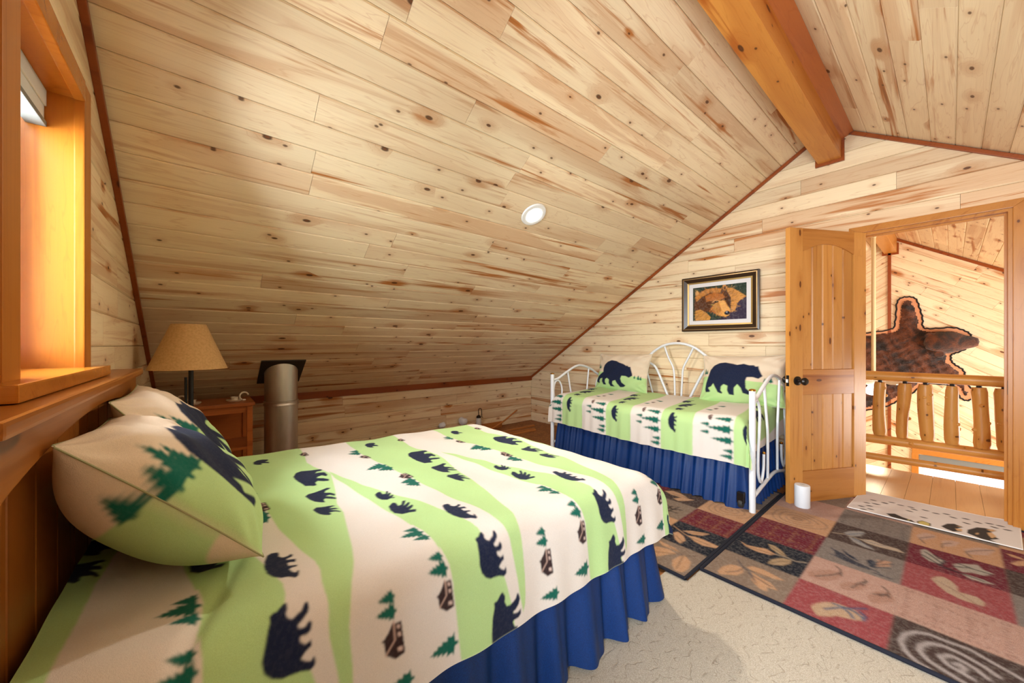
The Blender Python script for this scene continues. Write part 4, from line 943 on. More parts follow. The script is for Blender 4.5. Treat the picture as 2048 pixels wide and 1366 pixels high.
# ------------------------------------------------------------------ rugs
MB().prism([(-.26,-2.5),(1.985,-2.5),(1.985,.842),(1.845,.842),(1.845,.95),(-.16,.95)], .001, .010, lambda p,q,d:(p,q,d)).build('carpet_runner', M['cable_carpet'], label='beige cable textured carpet beside the large bed', cat='carpet', bevel=.003)
RC = {1: (1280,960,.1955), 2: (1560,980,.1465), 3: (1560,1120,.1662), 4: (1748,1000,.1465), 5: (1748,1166,.1465)}
def fl_px(c, pts, z=.014):
    ox, oy, s = RC[c]; return [tuple(onplane(ox+x*s, oy+y*s, 2, z)[:2]) for x, y in pts]
def stitches(p, a0, a1, b0, b1, col, seed):
    r = np.random.default_rng(seed)
    for fb in (.10, .38, .66, .92):
        for q in np.linspace(a0+.02, a1-.02, 14):
            if fb in (.38, .66) and abs((q-a0)/(a1-a0)-.5) > .32: continue
            b = b0+fb*(b1-b0)+r.uniform(-.004, .004); l = r.uniform(.008, .018); d = r.uniform(-.6, .6)
            p.stroke([(q-l*d*.5, b-l*.5), (q+l*d*.5, b+l*.5)], .004, col, .85)
    for fa_ in (.10, .30, .70, .90):
        for q in np.linspace(b0+.02, b1-.02, 14):
            if fa_ in (.30, .70) and abs((q-b0)/(b1-b0)-.5) > .30: continue
            a = a0+fa_*(a1-a0)+r.uniform(-.004, .004); l = r.uniform(.008, .018); d = r.uniform(-.6, .6)
            p.stroke([(a-l*.5, q-l*d*.5), (a+l*.5, q+l*d*.5)], .004, col, .85)
def swirl(p, a0, a1, b0, b1, col, w, seed, n=4):
    r = np.random.default_rng(seed); ca, cb = (a0+a1)/2, (b0+b1)/2
    for k in range(n):
        f = (k+.6)/n*.47; th = np.linspace(0, 5.6 if k else 6.28, 40)+r.uniform(0, 6)
        rr = 1+.08*np.sin(3*th)
        p.stroke(np.stack([ca+f*(a1-a0)*rr*np.cos(th), cb+f*(b1-b0)*.95*rr*np.sin(th)], 1), w, col, .8)
TANR, NAVY, MAROON, PEACH, PINKR, ROSE, GREYR, BRN, RED = (150,128,112), (14,20,40), (116,16,42), (216,166,126), (206,164,148), (168,76,80), (142,130,124), (76,54,48), (138,18,26)
XR = [1.98, 2.277, 2.585, 2.89, 3.188, 3.49, 3.79, 3.94]
YC = [.835, .485, .157, -.178, -.51, -.84, -1.17]
r2 = Print(1.98, 3.90, -1.17, .835, .0055, TANR)
cols = [[TANR, NAVY, MAROON, PEACH, PINKR, TANR, BRN], [ROSE, PINKR, GREYR, BRN, GREYR, PINKR, MAROON], [BRN, PINKR, ROSE, MAROON, PEACH, TANR, NAVY], [GREYR, PINKR, GREYR, BRN, MAROON, PEACH, ROSE], [ROSE, TANR, NAVY, PEACH, GREYR, BRN, PINKR], [PINKR, MAROON, PEACH, TANR, ROSE, GREYR, NAVY]]
# column 3 in the photo: front brown swirl, then pink stitched, rose feather, maroon leaves, tan leaves
for i, cc in enumerate(cols):
    for j, c_ in enumerate(cc):
        r2.rect(XR[j], XR[j+1], YC[i+1], YC[i], c_)
stitches(r2, XR[2], XR[3], YC[1], YC[0], (190,140,80), 1); swirl(r2, XR[3], XR[4], YC[1], YC[0], (150,120,100), .008, 2)
stitches(r2, XR[4], XR[5], YC[2], YC[1], (48,42,40), 3); stitches(r2, XR[1], XR[2], YC[3], YC[2], (120,70,60), 4); stitches(r2, XR[1], XR[2], YC[6], YC[5], (190,140,80), 5)
swirl(r2, XR[0], XR[1], YC[5], YC[4], (200,150,130), .012, 6); swirl(r2, XR[2], XR[3], YC[4], YC[3], (60,44,40), .012, 8)
LP, LC, LG, DK, BL, DBL = (216,168,128), (204,184,162), (168,164,162), (30,26,28), (70,92,128), (28,38,62)
def leaf(p, c, pts, col, a=1.): p.poly(fl_px(c, pts), col, a)
def vein(p, c, pts, w, col, a=.9): p.stroke(fl_px(c, pts), w, col, a)
leaf(r2,1,[(790,940),(850,890),(930,870),(1000,885),(1060,910),(1050,960),(990,985),(900,980),(820,975)],LP); leaf(r2,1,[(1090,900),(1150,890),(1250,920),(1350,970),(1480,1040),(1400,1030),(1280,1000),(1180,960)],LP)
leaf(r2,1,[(1140,950),(1230,1010),(1330,1060),(1410,1145),(1300,1110),(1220,1080),(1150,1010)],LP); leaf(r2,1,[(1130,1010),(1200,1050),(1310,1120),(1290,1150),(1220,1120),(1160,1060)],LP)
for q in ([(1000,820),(1060,910),(1000,940),(880,950)],[(1090,920),(1200,960),(1330,1010)],[(1110,960),(1220,1030),(1350,1110)],[(1060,900),(1130,960),(1180,1060)]): vein(r2,1,q,.006,(60,60,76))
leaf(r2,1,[(1020,625),(1090,670),(1180,690),(1290,710),(1390,770),(1330,775),(1200,740),(1090,690)],LP); leaf(r2,1,[(1310,660),(1380,680),(1450,730),(1510,800),(1430,770),(1340,710)],(190,160,124)); leaf(r2,1,[(1300,860),(1350,820),(1450,805),(1550,830),(1540,865),(1460,885),(1360,875)],(190,160,124))
for q in ([(1390,770),(1500,800),(1590,840),(1700,855)],): vein(r2,1,q,.008,LC)
for q in ([(1090,685),(1230,725),(1370,770)],[(1330,680),(1430,745),(1500,795)],[(1330,860),(1430,840),(1540,850)]): vein(r2,1,q,.005,(70,52,34))
leaf(r2,3,[(370,570),(450,530),(560,520),(650,525),(780,570),(900,620),(990,690),(1040,720),(1000,750),(900,745),(780,715),(680,690),(600,700),(450,690),(400,630)],(206,172,140))
for q in ([(540,605),(700,590),(850,600),(1040,600)],[(640,540),(780,590),(900,640),(1000,720)],[(780,610),(850,670),(880,720)],[(960,640),(1030,700),(1000,745)]): vein(r2,3,q,.011,BL)
for pts in ([(330,150),(450,125),(600,130),(720,160),(745,210),(680,250),(560,265),(430,240),(340,200)],[(710,300),(800,280),(950,285),(1045,320),(1000,370),(880,385),(760,370)],[(1060,430),(1180,390),(1310,400),(1370,460),(1380,520),(1250,545),(1100,540),(1050,480)]): leaf(r2,3,pts,(184,136,116),.75)
for q in ([(430,205),(640,190),(740,165)],[(670,85),(725,125),(740,205)],[(860,350),(960,290),(1045,270)],[(1020,245),(1040,275),(990,320)],[(1230,330),(1300,390),(1310,470)],[(1130,430),(1290,430),(1200,450)]): vein(r2,3,q,.007,(44,34,36))
leaf(r2,2,[(740,820),(850,870),(950,940),(1080,1010),(1250,1090),(1230,1110),(1050,1050),(850,960),(760,910)],DBL,.85); leaf(r2,2,[(830,800),(930,880),(1020,930),(1080,990),(990,950),(900,890)],DBL); leaf(r2,2,[(1330,960),(1520,990),(1500,1060),(1320,1060)],(206,160,130)); leaf(r2,2,[(1180,970),(1250,960),(1300,1000),(1290,1080),(1220,1060)],DBL)
for q in ([(1230,1090),(1330,1130),(1390,1190)],[(1280,1020),(1400,970)],[(1290,1040),(1530,1020)],[(1290,1070),(1500,1080)],[(1290,1150),(1520,1230)],[(700,800),(850,920),(1000,1000)],[(690,880),(900,970)]): vein(r2,2,q,.008,DBL)
leaf(r2,2,[(870,590),(950,570),(1100,570),(1165,590),(1100,640),(960,640)],LG); leaf(r2,2,[(930,640),(1050,680),(1180,760),(1300,835),(1150,790),(1010,720)],LG); leaf(r2,2,[(1090,680),(1250,690),(1420,760),(1600,810),(1710,880),(1560,840),(1350,790),(1200,740)],LC); vein(r2,2,[(720,590),(870,610),(1000,650),(1200,720)],.008,LC)
for q in ([(900,620),(1130,600)],[(1000,670),(1240,790)],[(1150,700),(1450,780)]): vein(r2,2,q,.006,BL)
for pts, w_ in (([(750,1190),(560,1080),(430,950),(360,810),(420,720),(560,690),(750,720),(1000,820),(1300,920),(1700,1150),(1900,1260),(2100,1380)],.017),([(1300,1420),(900,1180),(720,1060),(620,940),(640,870),(760,840),(950,880),(1200,990),(1500,1160),(1700,1300)],.019),([(1350,1330),(1000,1130),(900,1020),(1050,1010),(1250,1110),(1380,1190),(1560,1330)],.018),([(1100,1130),(1180,1130),(1240,1180),(1200,1220)],.016)): vein(r2,5,pts,w_,(182,170,168),1)
leaf(r2,4,[(780,1090),(850,1060),(950,1065),(1050,1120),(1130,1190),(1150,1270),(1400,1340),(1450,1373),(1520,1433),(1500,1473),(1380,1443),(1200,1383),(1000,1283),(870,1180)],(204,176,150)); vein(r2,4,[(860,1120),(1080,1240),(1300,1380),(1500,1520)],.006,(150,110,96))
leaf(r2,4,[(640,690),(700,680),(800,750),(880,820),(960,830),(940,890),(870,880),(760,850),(660,780),(640,740)],(188,178,166)); leaf(r2,4,[(1080,890),(1180,880),(1300,890),(1420,900),(1480,960),(1640,1025),(1500,1050),(1350,1010),(1200,1000),(1100,930)],(188,178,166)); leaf(r2,4,[(1180,1010),(1350,1060),(1500,1110),(1660,1180),(1500,1150),(1300,1090)],(188,178,166))
for q in ([(700,720),(820,800),(930,880)],[(820,760),(970,850),(900,910)],[(660,760),(900,900),(1130,1000)],[(1090,920),(1300,940),(1600,1030)],[(1150,880),(1320,940)],[(950,940),(1200,1020),(1500,1130)]): vein(r2,4,q,.010,(26,22,34))
for pts in ([(570,490),(700,450),(840,490),(830,530),(720,550),(640,560)],[(920,570),(1050,560),(1180,590),(1100,640),(960,650)],[(1230,680),(1400,660),(1560,680),(1660,700),(1560,770),(1350,760),(1250,740)]): leaf(r2,4,pts,(214,180,164),.9)
for q in ([(690,600),(620,530),(720,520),(820,510)],[(930,660),(930,610),(1050,600)],[(1330,800),(1250,720),(1400,700),(1640,700)]): vein(r2,4,q,.007,(90,76,76))
leaf(r2,4,[(1800,740),(1900,760),(2000,800),(2080,840),(1980,820),(1880,790)],LP); leaf(r2,4,[(1860,880),(1960,850),(2080,840),(2080,920),(1950,915)],LP)
def rug(name, pr_, h, label, group):
    AA, BB = np.meshgrid(pr_.A, pr_.B, indexing='ij'); w_ = .0012*np.sin(3*AA+5*BB)+.0008*np.sin(23*AA)*np.sin(19*BB)
    e = empty(name, label=label, cat='rug', group=group)
    link('pile', grid_mesh('pile', np.stack([AA, BB, h+w_], -1), pr_.img*.74), M['rug_pile'], e)
    a0, a1, b0, b1 = pr_.A[0], pr_.A[-1], pr_.B[0], pr_.B[-1]
    MB().box(a0+.002, a1-.002, b0+.002, b1-.002, .0105, h-.002).build('backing', M['felt_black'], e)
    MB().tube(smooth_path([(a0,b0,h-.001),((a0+a1)/2,b0,h),(a1,b0,h-.001)], 60)+smooth_path([(a1,b0,h-.001),(a1,(b0+b1)/2,h),(a1,b1,h-.001)], 60)+smooth_path([(a1,b1,h-.001),((a0+a1)/2,b1,h),(a0,b1,h-.001)], 60)+smooth_path([(a0,b1,h-.001),(a0,(b0+b1)/2,h),(a0,b0,h-.001)], 60), .0085, 8, caps=False).build('binding', M['navy_binding'], e, smooth=True)
    return e
rug('patchwork_rug', r2, .019, 'patchwork leaf rug running up to the doorway', 'patchwork leaf rugs')
r1 = Print(1.835, 3.45, .850, 1.80, .0055, TANR)
XQ = [1.835, 2.115, 2.407, 2.684, 2.98, 3.28, 3.6]; YQ = [.85, 1.157, 1.46, 1.80]
for i, cc in enumerate([[TANR, NAVY, MAROON, PEACH, GREYR, TANR], [TANR, PEACH, TANR, BRN, MAROON, TANR], [BRN, PEACH, TANR, MAROON, PEACH, BRN]]):
    for j, c_ in enumerate(cc): r1.rect(XQ[j], XQ[j+1], YQ[i], YQ[i+1], c_)
stitches(r1, XQ[2], XQ[3], YQ[0], YQ[1], (190,140,80), 21); swirl(r1, XQ[3], XQ[4], YQ[0], YQ[1], (160,124,96), .008, 22)
L1 = LP
for pts in ([(340,550),(390,540),(450,590),(465,630),(410,660),(360,620)],[(430,530),(520,530),(620,545),(715,565),(640,580),(540,570)],[(490,580),(560,590),(650,620),(740,660),(855,710),(760,705),(640,680),(560,640)],[(90,700),(180,690),(300,720),(380,770),(300,770),(200,790),(100,790)],[(180,620),(260,660),(350,700),(420,765),(330,720),(230,680)],[(330,830),(400,790),(460,780),(520,850),(500,920),(430,960),(360,940),(330,890)],[(250,120),(340,120),(420,150),(500,200),(420,190),(320,160)],[(340,200),(430,190),(560,215),(480,225),(390,225)]): leaf(r1,1,pts,L1)
for q in ([(345,480),(450,560),(500,590),(760,690)],): vein(r1,1,q,.007,L1)
for q in ([(370,580),(430,640)],[(450,540),(680,566)],[(520,600),(720,680)],[(120,740),(430,775)],[(300,690),(420,765)],[(560,790),(440,790),(370,920)],[(330,150),(560,215)]): vein(r1,1,q,.005,(84,62,44))
for q in ([(215,200),(260,250),(330,310)],[(220,240),(270,250)],[(230,290),(330,310),(430,320)],[(260,310),(330,280)],[(290,330),(400,290)],[(280,320),(380,350)]): vein(r1,1,q,.012,(44,32,26))
rug('patchwork_rug', r1, .021, 'patchwork leaf rug reaching under the daybed', 'patchwork leaf rugs')
# bear mat at the threshold
mt = Print(0, .485, 0, .735, .0034, (232,228,228))
m0 = np.array((3.515, .476)); mu = np.array((.998, -.05)); mv = np.array((.03, -1.0))
def mpx(c, pts):
    out = []
    for p_ in fl_px(c, pts, .024): 
        d = np.array(p_)-m0; out.append((d@mu, d@mv))
    return out
DB2 = (54,44,36)
for pts in ([(1250,440),(1350,400),(1450,410),(1620,450),(1560,470),(1620,540),(1700,580),(1590,590),(1700,640),(1560,620),(1450,570),(1330,520),(1260,490)],[(900,390),(960,350),(1050,350),(1180,400),(1120,420),(1190,470),(1080,470),(980,430)],[(150,200),(260,205),(380,260),(500,300),(570,340),(500,350),(300,280),(210,240)]): mt.poly(mpx(4, pts), DB2)
for pts, c_ in (([(1510,480),(1560,475),(1650,540),(1600,570),(1540,520)],(216,176,130)),([(1480,430),(1560,430),(1610,450),(1560,465)],(206,166,120)),([(1370,490),(1400,480),(1410,510),(1380,515)],(206,166,120)),([(1090,420),(1180,430),(1190,465),(1120,455)],(216,176,130)),([(1080,380),(1150,390),(1140,400)],(206,166,120)),([(580,320),(640,310),(750,350),(760,385),(690,390),(610,365)],(206,190,110)),([(440,295),(480,290),(470,310)],(206,190,110))): mt.poly(mpx(4, pts), c_)
mt.stroke(mpx(4, [(580,320),(640,310),(750,350),(760,385),(690,390),(610,365),(580,320)]), .006, DB2)
for c_, L_ in ((4, [(80,45),(170,35),(290,75),(430,105),(480,140),(625,150),(770,195),(905,205),(1005,255),(1170,275),(1340,330),(1490,345),(1640,380),(1570,400),(1750,440),(430,165),(640,260),(1200,340)]), (2, [(1215,140),(1145,180),(1250,195),(1090,230),(1190,225),(1130,275),(1220,275),(1370,180),(1280,200)])):
    for q in L_:
        p_ = mpx(c_, [q])[0]; mt.ell(p_, .009, .019, (62,58,58), random.uniform(-.3, .3))
mt.stroke([(.006,.01),(.006,.72)], .007, (246,246,248))
AA, BB = np.meshgrid(mt.A, mt.B, indexing='ij')
ZZ = .0295+.012*np.clip((AA-.40)/.085, 0, 1)**2*np.clip((BB-.6)/.13, 0, 1)+.0015*np.sin(9*AA)*np.sin(7*BB)
# thin cloth mat, with real thickness
e = empty('bear_mat', label='white bath mat with black bears and paw prints at the threshold', cat='mat')
XY = m0[None, None]+AA[..., None]*mu+BB[..., None]*mv
link('face', grid_mesh('face', np.concatenate([XY, ZZ[..., None]], -1), mt.img*.85), M['cotton'], e); e.children[0].data.flip_normals()
bot = grid_mesh('backing', np.concatenate([XY, ZZ[..., None]-.004], -1)[::6, ::6]); link('backing', bot, M['mattress_cloth'], e)
bd = np.concatenate([XY, ZZ[..., None]-.002], -1); bd = np.concatenate([bd[:, 0], bd[-1, 1:], bd[-2::-1, -1], bd[0, -2::-1]])[::5]
MB().tube([tuple(v) for v in bd]+[tuple(bd[0])], .003, 6, caps=False).build('hem', M['white_trim'], e, smooth=True)
# white cylinder door stop
ds = empty('door_stop', (3.30, .688, .020), label='white foam cylinder standing against the open door', cat='door stop')
MB().lathe([(0,0),(.044,0),(.046,.004),(.046,.150),(.044,.156),(.0,.157)], seg=28).build('foam_roll', M['plaster_white'], ds, smooth=True)
MB().lathe([(.0,.1575),(.016,.1575),(.016,.150)], seg=16).build('core', M['vinyl_blind'], ds)

# ------------------------------------------------------------------ bear picture
pc = empty('framed_picture', (0, 0, 0), label='framed painting of a brown bear above the daybed', cat='picture')
PX, PY0, PY1, PZ0, PZ1 = X1-.003, 1.134, 1.847, 1.322, 1.882
def ring(o0, o1, d0, d1, name, mat):
    m_ = MB()
    a, b = (PY0+o0, PY1-o0, PZ0+o0, PZ1-o0), (PY0+o1, PY1-o1, PZ0+o1, PZ1-o1)
    ca = [(a[0],a[2]),(a[1],a[2]),(a[1],a[3]),(a[0],a[3])]; cb = [(b[0],b[2]),(b[1],b[2]),(b[1],b[3]),(b[0],b[3])]
    for i in range(4):
        j = (i+1) % 4; q = [ca[i], ca[j], cb[j], cb[i]]
        m_.add([(PX,*q[0]),(PX,*q[1]),(PX,*q[2]),(PX,*q[3]),(PX-d0,*q[0]),(PX-d0,*q[1]),(PX-d1,*q[2]),(PX-d1,*q[3])], [(0,1,2,3),(4,5,6,7),(0,1,5,4),(1,2,6,5),(2,3,7,6),(3,0,4,7)])
    return m_.build(name, mat, pc)
ring(0, .014, .030, .034, 'outer_moulding', M['frame_dark']); ring(.0135, .022, .036, .036, 'bead', M['frame_bronze']); ring(.0215, .056, .035, .018, 'cove', M['frame_dark']); ring(.0555, .070, .022, .019, 'gold_liner', M['gold_liner'])
ring(.0695, .108, .013, .013, 'mat', M['mat_board'])
MB().box(PX-.004, PX, PY0+.01, PY1-.01, PZ0+.01, PZ1-.01).build('backing_board', M['mat_board'], pc)
ip = Print(0, 890, 0, 620, 5.2, (44,58,46))
def cvs(pts): # crop coords of the painting -> canvas x (left to right), y (up)
    out = []
    for x, y in pts:
        fx = (x-405)/890.; top = 485-105*fx; bot = 1050-45*fx; out.append((fx*890, (bot-y)/(bot-top)*620))
    return out
OR, DO, LO, PU = (176,104,44), (92,52,26), (226,156,78), (56,44,66)
ip.poly(cvs([(700,1040),(1300,1010),(1295,640),(1150,600),(1050,800),(900,1000)]), PU)
ip.poly(cvs([(430,860),(440,640),(520,560),(620,500),(760,480),(900,480),(1000,540),(1060,650),(1060,780),(980,860),(800,900),(600,880)]), DO)
ip.poly(cvs([(980,470),(1080,480),(1180,540),(1290,620),(1200,680),(1150,740),(1120,850),(1060,900),(1040,760),(1050,640),(990,540)]), (204,140,70))
ip.poly(cvs([(440,640),(520,570),(640,500),(780,480),(900,490),(880,560),(700,560),(560,640),(470,720)]), (190,126,60))
ip.poly(cvs([(620,620),(760,560),(920,580),(960,640),(860,690),(740,700),(640,720)]), OR)
ip.poly(cvs([(840,700),(950,690),(1000,780),(1050,870),(1020,950),(960,975),(880,960),(800,900),(740,800)]), LO)
ip.poly(cvs([(740,800),(800,900),(880,970),(820,940),(740,880),(710,830)]), OR)
pass
ip.poly(cvs([(450,620),(450,550),(490,530),(520,560),(500,600)]), (216,160,96)); ip.poly(cvs([(910,490),(920,430),(960,415),(990,460),(970,520),(940,520)]), (206,140,76)); ip.poly(cvs([(935,500),(940,450),(970,450),(970,500)]), (90,50,26))
ip.poly(cvs([(440,1000),(450,870),(540,850),(640,900),(720,980),(700,1030),(460,1040)]), (200,140,66))
r = np.random.default_rng(5)
for k in range(800):
    x, y = r.uniform(430, 1290), r.uniform(450, 1040); l = r.uniform(25, 60); a = math.atan2(y-760, x-840)+r.uniform(-.5, .5)
    q = cvs([(x, y), (x+l*math.cos(a), y+l*math.sin(a))]); i_, j_ = int(q[0][0]/ip.da), int(q[0][1]/ip.db)
    if 0 <= i_ < ip.n and 0 <= j_ < ip.m:
        c_ = ip.img[i_, j_]
        if c_[0] > .06: 
            ip.stroke(q, 8, tuple(np.clip(255*np.clip(c_*r.choice([.25, .5, 1.9]), 0, 1)**(1/2.2), 0, 255)), .42)
ip.poly(cvs([(860,700),(930,690),(985,790),(1030,860),(960,900),(900,860)]), (236,176,104), .6)
ip.poly(cvs([(740,790),(850,720),(900,860),(860,930),(790,890)]), (120,66,30), .45)
ip.poly(cvs([(1000,560),(1050,640),(1050,800),(1000,780),(985,660)]), (60,34,22), .7)
ip.stroke(cvs([(750,720),(800,690),(860,700)]), 14, (220,160,100)); ip.stroke(cvs([(890,965),(960,980),(1030,950)]), 10, (30,26,40))
ip.ell(cvs([(990,905)])[0], 46, 36, (22,24,40)); ip.ell(cvs([(815,715)])[0], 36, 18, (26,16,10)); ip.ell(cvs([(965,670)])[0], 18, 14, (26,16,10))
ip.ell(cvs([(985,890)])[0], 14, 8, (190,196,214)); ip.ell(cvs([(820,712)])[0], 7, 6, (200,170,130))
cy0, cy1, cz0, cz1 = PY1-.107, PY0+.107, PZ0+.107, PZ1-.107
AA, BB = np.meshgrid(cy0+(cy1-cy0)*ip.A/890, cz0+(cz1-cz0)*ip.B/620, indexing='ij')
link('canvas', grid_mesh('canvas', np.stack([np.full_like(AA, PX-.009), AA, BB], -1), ip.img), M['paint_canvas'], pc, label='painting of a brown bear head')

# ------------------------------------------------------------------ railing
rl = empty('log_railing', (0, 0, 0), label='peeled log railing with knotty balusters on the landing', cat='railing')
def log(path_y, x, z, r, name, seed):
    rr = np.random.default_rng(seed); ys = np.linspace(path_y[0], path_y[1], 40); n = len(ys)
    R = r*(1+.05*np.interp(np.linspace(0, 9, n), np.arange(10), rr.uniform(-1, 1, 10)))
    P = [(x+.006*math.sin(2.1*y+seed), y, z+.008*math.sin(1.7*y+seed)) for y in ys]
    mb = MB().tube(P, list(R), 14); mb.v = [(p[1], -p[0], p[2]) for p in mb.v]
    o = mb.build(name, M['log'], rl, smooth=True); o.rotation_euler = (0, 0, math.pi/2)
    for k in range(5):
        y = rr.uniform(*sorted(path_y)); a = rr.uniform(2.4, 5.2); c_ = (x+math.cos(a)*r*.96, y, z+math.sin(a)*r*.96)
        d = Vector((math.cos(a), 0, math.sin(a))).to_track_quat('Z', 'Y').to_matrix()
        MB().lathe([(.020,-.012),(.015,.004),(.010,.010),(0,.012)], c_, 10, d).build('branch_stub', M['log'], rl, smooth=True)
RX = 5.0
log((2.6, -2.8), RX, .874, .045, 'top_rail', 1); log((2.6, -2.8), RX, .267, .042, 'lower_rail', 2); log((2.6, -2.8), RX, .105, .034, 'kick_rail', 3)
ylist = [.441, .285, .143, -.006, -.158, -.282]+[.60+.15*k for k in range(6)]+[-.44-.155*k for k in range(6)]
for i, y in enumerate(ylist):
    rr = np.random.default_rng(100+i); zz = np.linspace(.315, .822, 14); b_ = rr.uniform(-.012, .012); r0 = rr.uniform(.041, .052)
    P = [(RX+b_*.6*math.sin(5*z+i), y+b_*math.sin(6.5*(z-.3)+i), z) for z in zz]
    Rr = [r0*(1+.09*math.sin(7*z+i*1.7)+(.0 if 0 < k < 13 else -.16)) for k, z in enumerate(zz)]
    o = MB().tube(P, Rr, 14).build('baluster', M['log_upright'], rl, smooth=True)
    MB().tube([(P[0][0], P[0][1], .29), P[0]], .016, 8).build('tenon', M['dark_tin'], o); MB().tube([P[-1], (P[-1][0], P[-1][1], .845)], .016, 8).build('tenon', M['dark_tin'], o)
    for k in range(3):
        z = rr.uniform(.38, .78); a = rr.uniform(1.8, 5.4); c_ = (RX+math.cos(a)*r0*.95, y+math.sin(a)*r0*.95, z)
        MB().lathe([(.017,-.010),(.013,.004),(.008,.009),(0,.010)], c_, 9, Vector((math.cos(a), math.sin(a), 0)).to_track_quat('Z', 'Y').to_matrix()).build('branch_stub', M['log_upright'], o, smooth=True)

# ------------------------------------------------------------------ bear hide on the far wall
def wpx(pts): return [tuple(onplane(1700+x*.293, 560+y*.293, 0, XF-.01)[1:]) for x, y in pts]
XH = XF-.006
hide = wpx([(300,332),(312,260),(320,160),(345,125),(405,115),(450,130),(475,190),(495,260),(500,322),(560,332),(700,325),(780,345),(825,375),(825,420),(790,470),(720,500),(692,512),(692,550),(720,580),(770,612),(790,660),(800,700),(840,760),(842,800),(800,824),(750,800),(720,740),(650,715),(500,712),(440,762),(320,828),(240,865)])
yl, zl = hide[-1]; yt, zt_ = hide[0]
hide += [(yl+.35, zl-.16), (yl+.75, zl-.52), (yl+.92, zl-.60), (yl+.98, zl-.45), (yl+.80, zl-.10), (yl+.95, zl+.25), (yl+1.05, zl+.45), (yl+.92, zl+.75), (yl+1.0, zt_+.40), (yl+.90, zt_+.52), (yl+.78, zt_+.38), (yl+.62, zt_-.02), (yt+.30, zt_-.06)]
hd = np.array(hide)
bh = empty('bear_hide', label='dark brown bear hide hung on the far wall', cat='hide')
MB().prism(hide, XH+.004, XH-.013, lambda p,q,d:(d,p,q)).build('felt_backing', M['felt_peach'], bh, label='peach felt backing of the hide')
rim = [(XH-.010, p[0], p[1]) for p in hide]; rim = smooth_path(rim+[rim[0]], 260)
MB().tube([(p[0], p[1]+.006*math.sin(i*1.9), p[2]+.006*math.cos(i*1.9)) for i, p in enumerate(rim)], .011, 7, caps=False).build('edging', M['felt_black'], bh, smooth=True)
gy = np.arange(hd[:,0].min()-.02, hd[:,0].max()+.02, .013); gz = np.arange(hd[:,1].min()-.02, hd[:,1].max()+.02, .013)
GY, GZ = np.meshgrid(gy, gz, indexing='ij'); ins = np.zeros(GY.shape, bool); D = np.full(GY.shape, 9.)
for k in range(len(hd)):
    y1, z1 = hd[k]; y2, z2 = hd[k-1]
    if z1 != z2: ins ^= ((z1 > GZ) != (z2 > GZ)) & (GY < (y2-y1)*(GZ-z1)/(z2-z1)+y1)
    d = np.array((y2-y1, z2-z1)); L = d@d; tt = np.clip(((GY-y1)*d[0]+(GZ-z1)*d[1])/L, 0, 1); D = np.minimum(D, np.hypot(GY-y1-tt*d[0], GZ-z1-tt*d[1]))
nz_ = .010*np.sin(41*GY+13*GZ)*np.sin(37*GZ-9*GY)+rng.normal(0, .004, GY.shape)
keep = ins & (D > .045+nz_)
Hh = .014+.06*(1-np.exp(-np.clip(D-.04, 0, 1)*9))+nz_*.9
idm = -np.ones(GY.shape, int); ii = np.argwhere(keep); idm[keep] = np.arange(len(ii))
vs = [(XH-float(Hh[i,j]), float(GY[i,j]), float(GZ[i,j])) for i, j in ii]
q = [(idm[i,j], idm[i+1,j], idm[i+1,j+1], idm[i,j+1]) for i, j in ii if i+1 < GY.shape[0] and j+1 < GY.shape[1] and idm[i+1,j] >= 0 and idm[i+1,j+1] >= 0 and idm[i,j+1] >= 0]
me = bpy.data.meshes.new('fur'); me.from_pydata(vs, [], [tuple(int(v) for v in f) for f in q]); 
for p_ in me.polygons: p_.use_smooth = True
link('fur', me, M['bear_fur'], bh)
hc = wpx([(560,400),(690,430),(800,395)]); 
hm = MB().lathe([(0,-.28),(.10,-.25),(.155,-.14),(.165,-.03),(.135,.07),(.095,.15),(.08,.21),(.055,.25),(0,.26)], seg=20); 
ax = Vector((0, hc[2][0]-hc[0][0], hc[2][1]-hc[0][1])).normalized(); Q = ax.to_track_quat('Z', 'X').to_matrix()
hv = []
for i, p_ in enumerate(hm.v):
    v = Q @ Vector(p_); v.x *= .75; hv.append((min(XH-.01, XH-.085+v.x), hc[1][0]+v.y, hc[1][1]+.01+v.z))
hm.v = [(x+random.uniform(-.004,.004), y+random.uniform(-.004,.004), z+random.uniform(-.004,.004)) for x, y, z in hv]; hm.build('head', M['bear_fur'], bh, smooth=True)
for pp in ((545,385),(612,505)):
    c_ = wpx([pp])[0]; MB().lathe([(0,-.02),(.045,-.018),(.055,.0),(.04,.02),(0,.024)], (XF-.13, *c_), 14, Matrix.Rotation(math.pi/2, 3, 'Y')).build('ear', M['bear_fur'], bh, smooth=True)
c_ = wpx([(800,400)])[0]; MB().lathe([(0,-.04),(.03,-.03),(.04,0),(.03,.03),(0,.04)], (XF-.10, *c_), 12).build('nose', M['rubber'], bh, smooth=True, label='black nose')

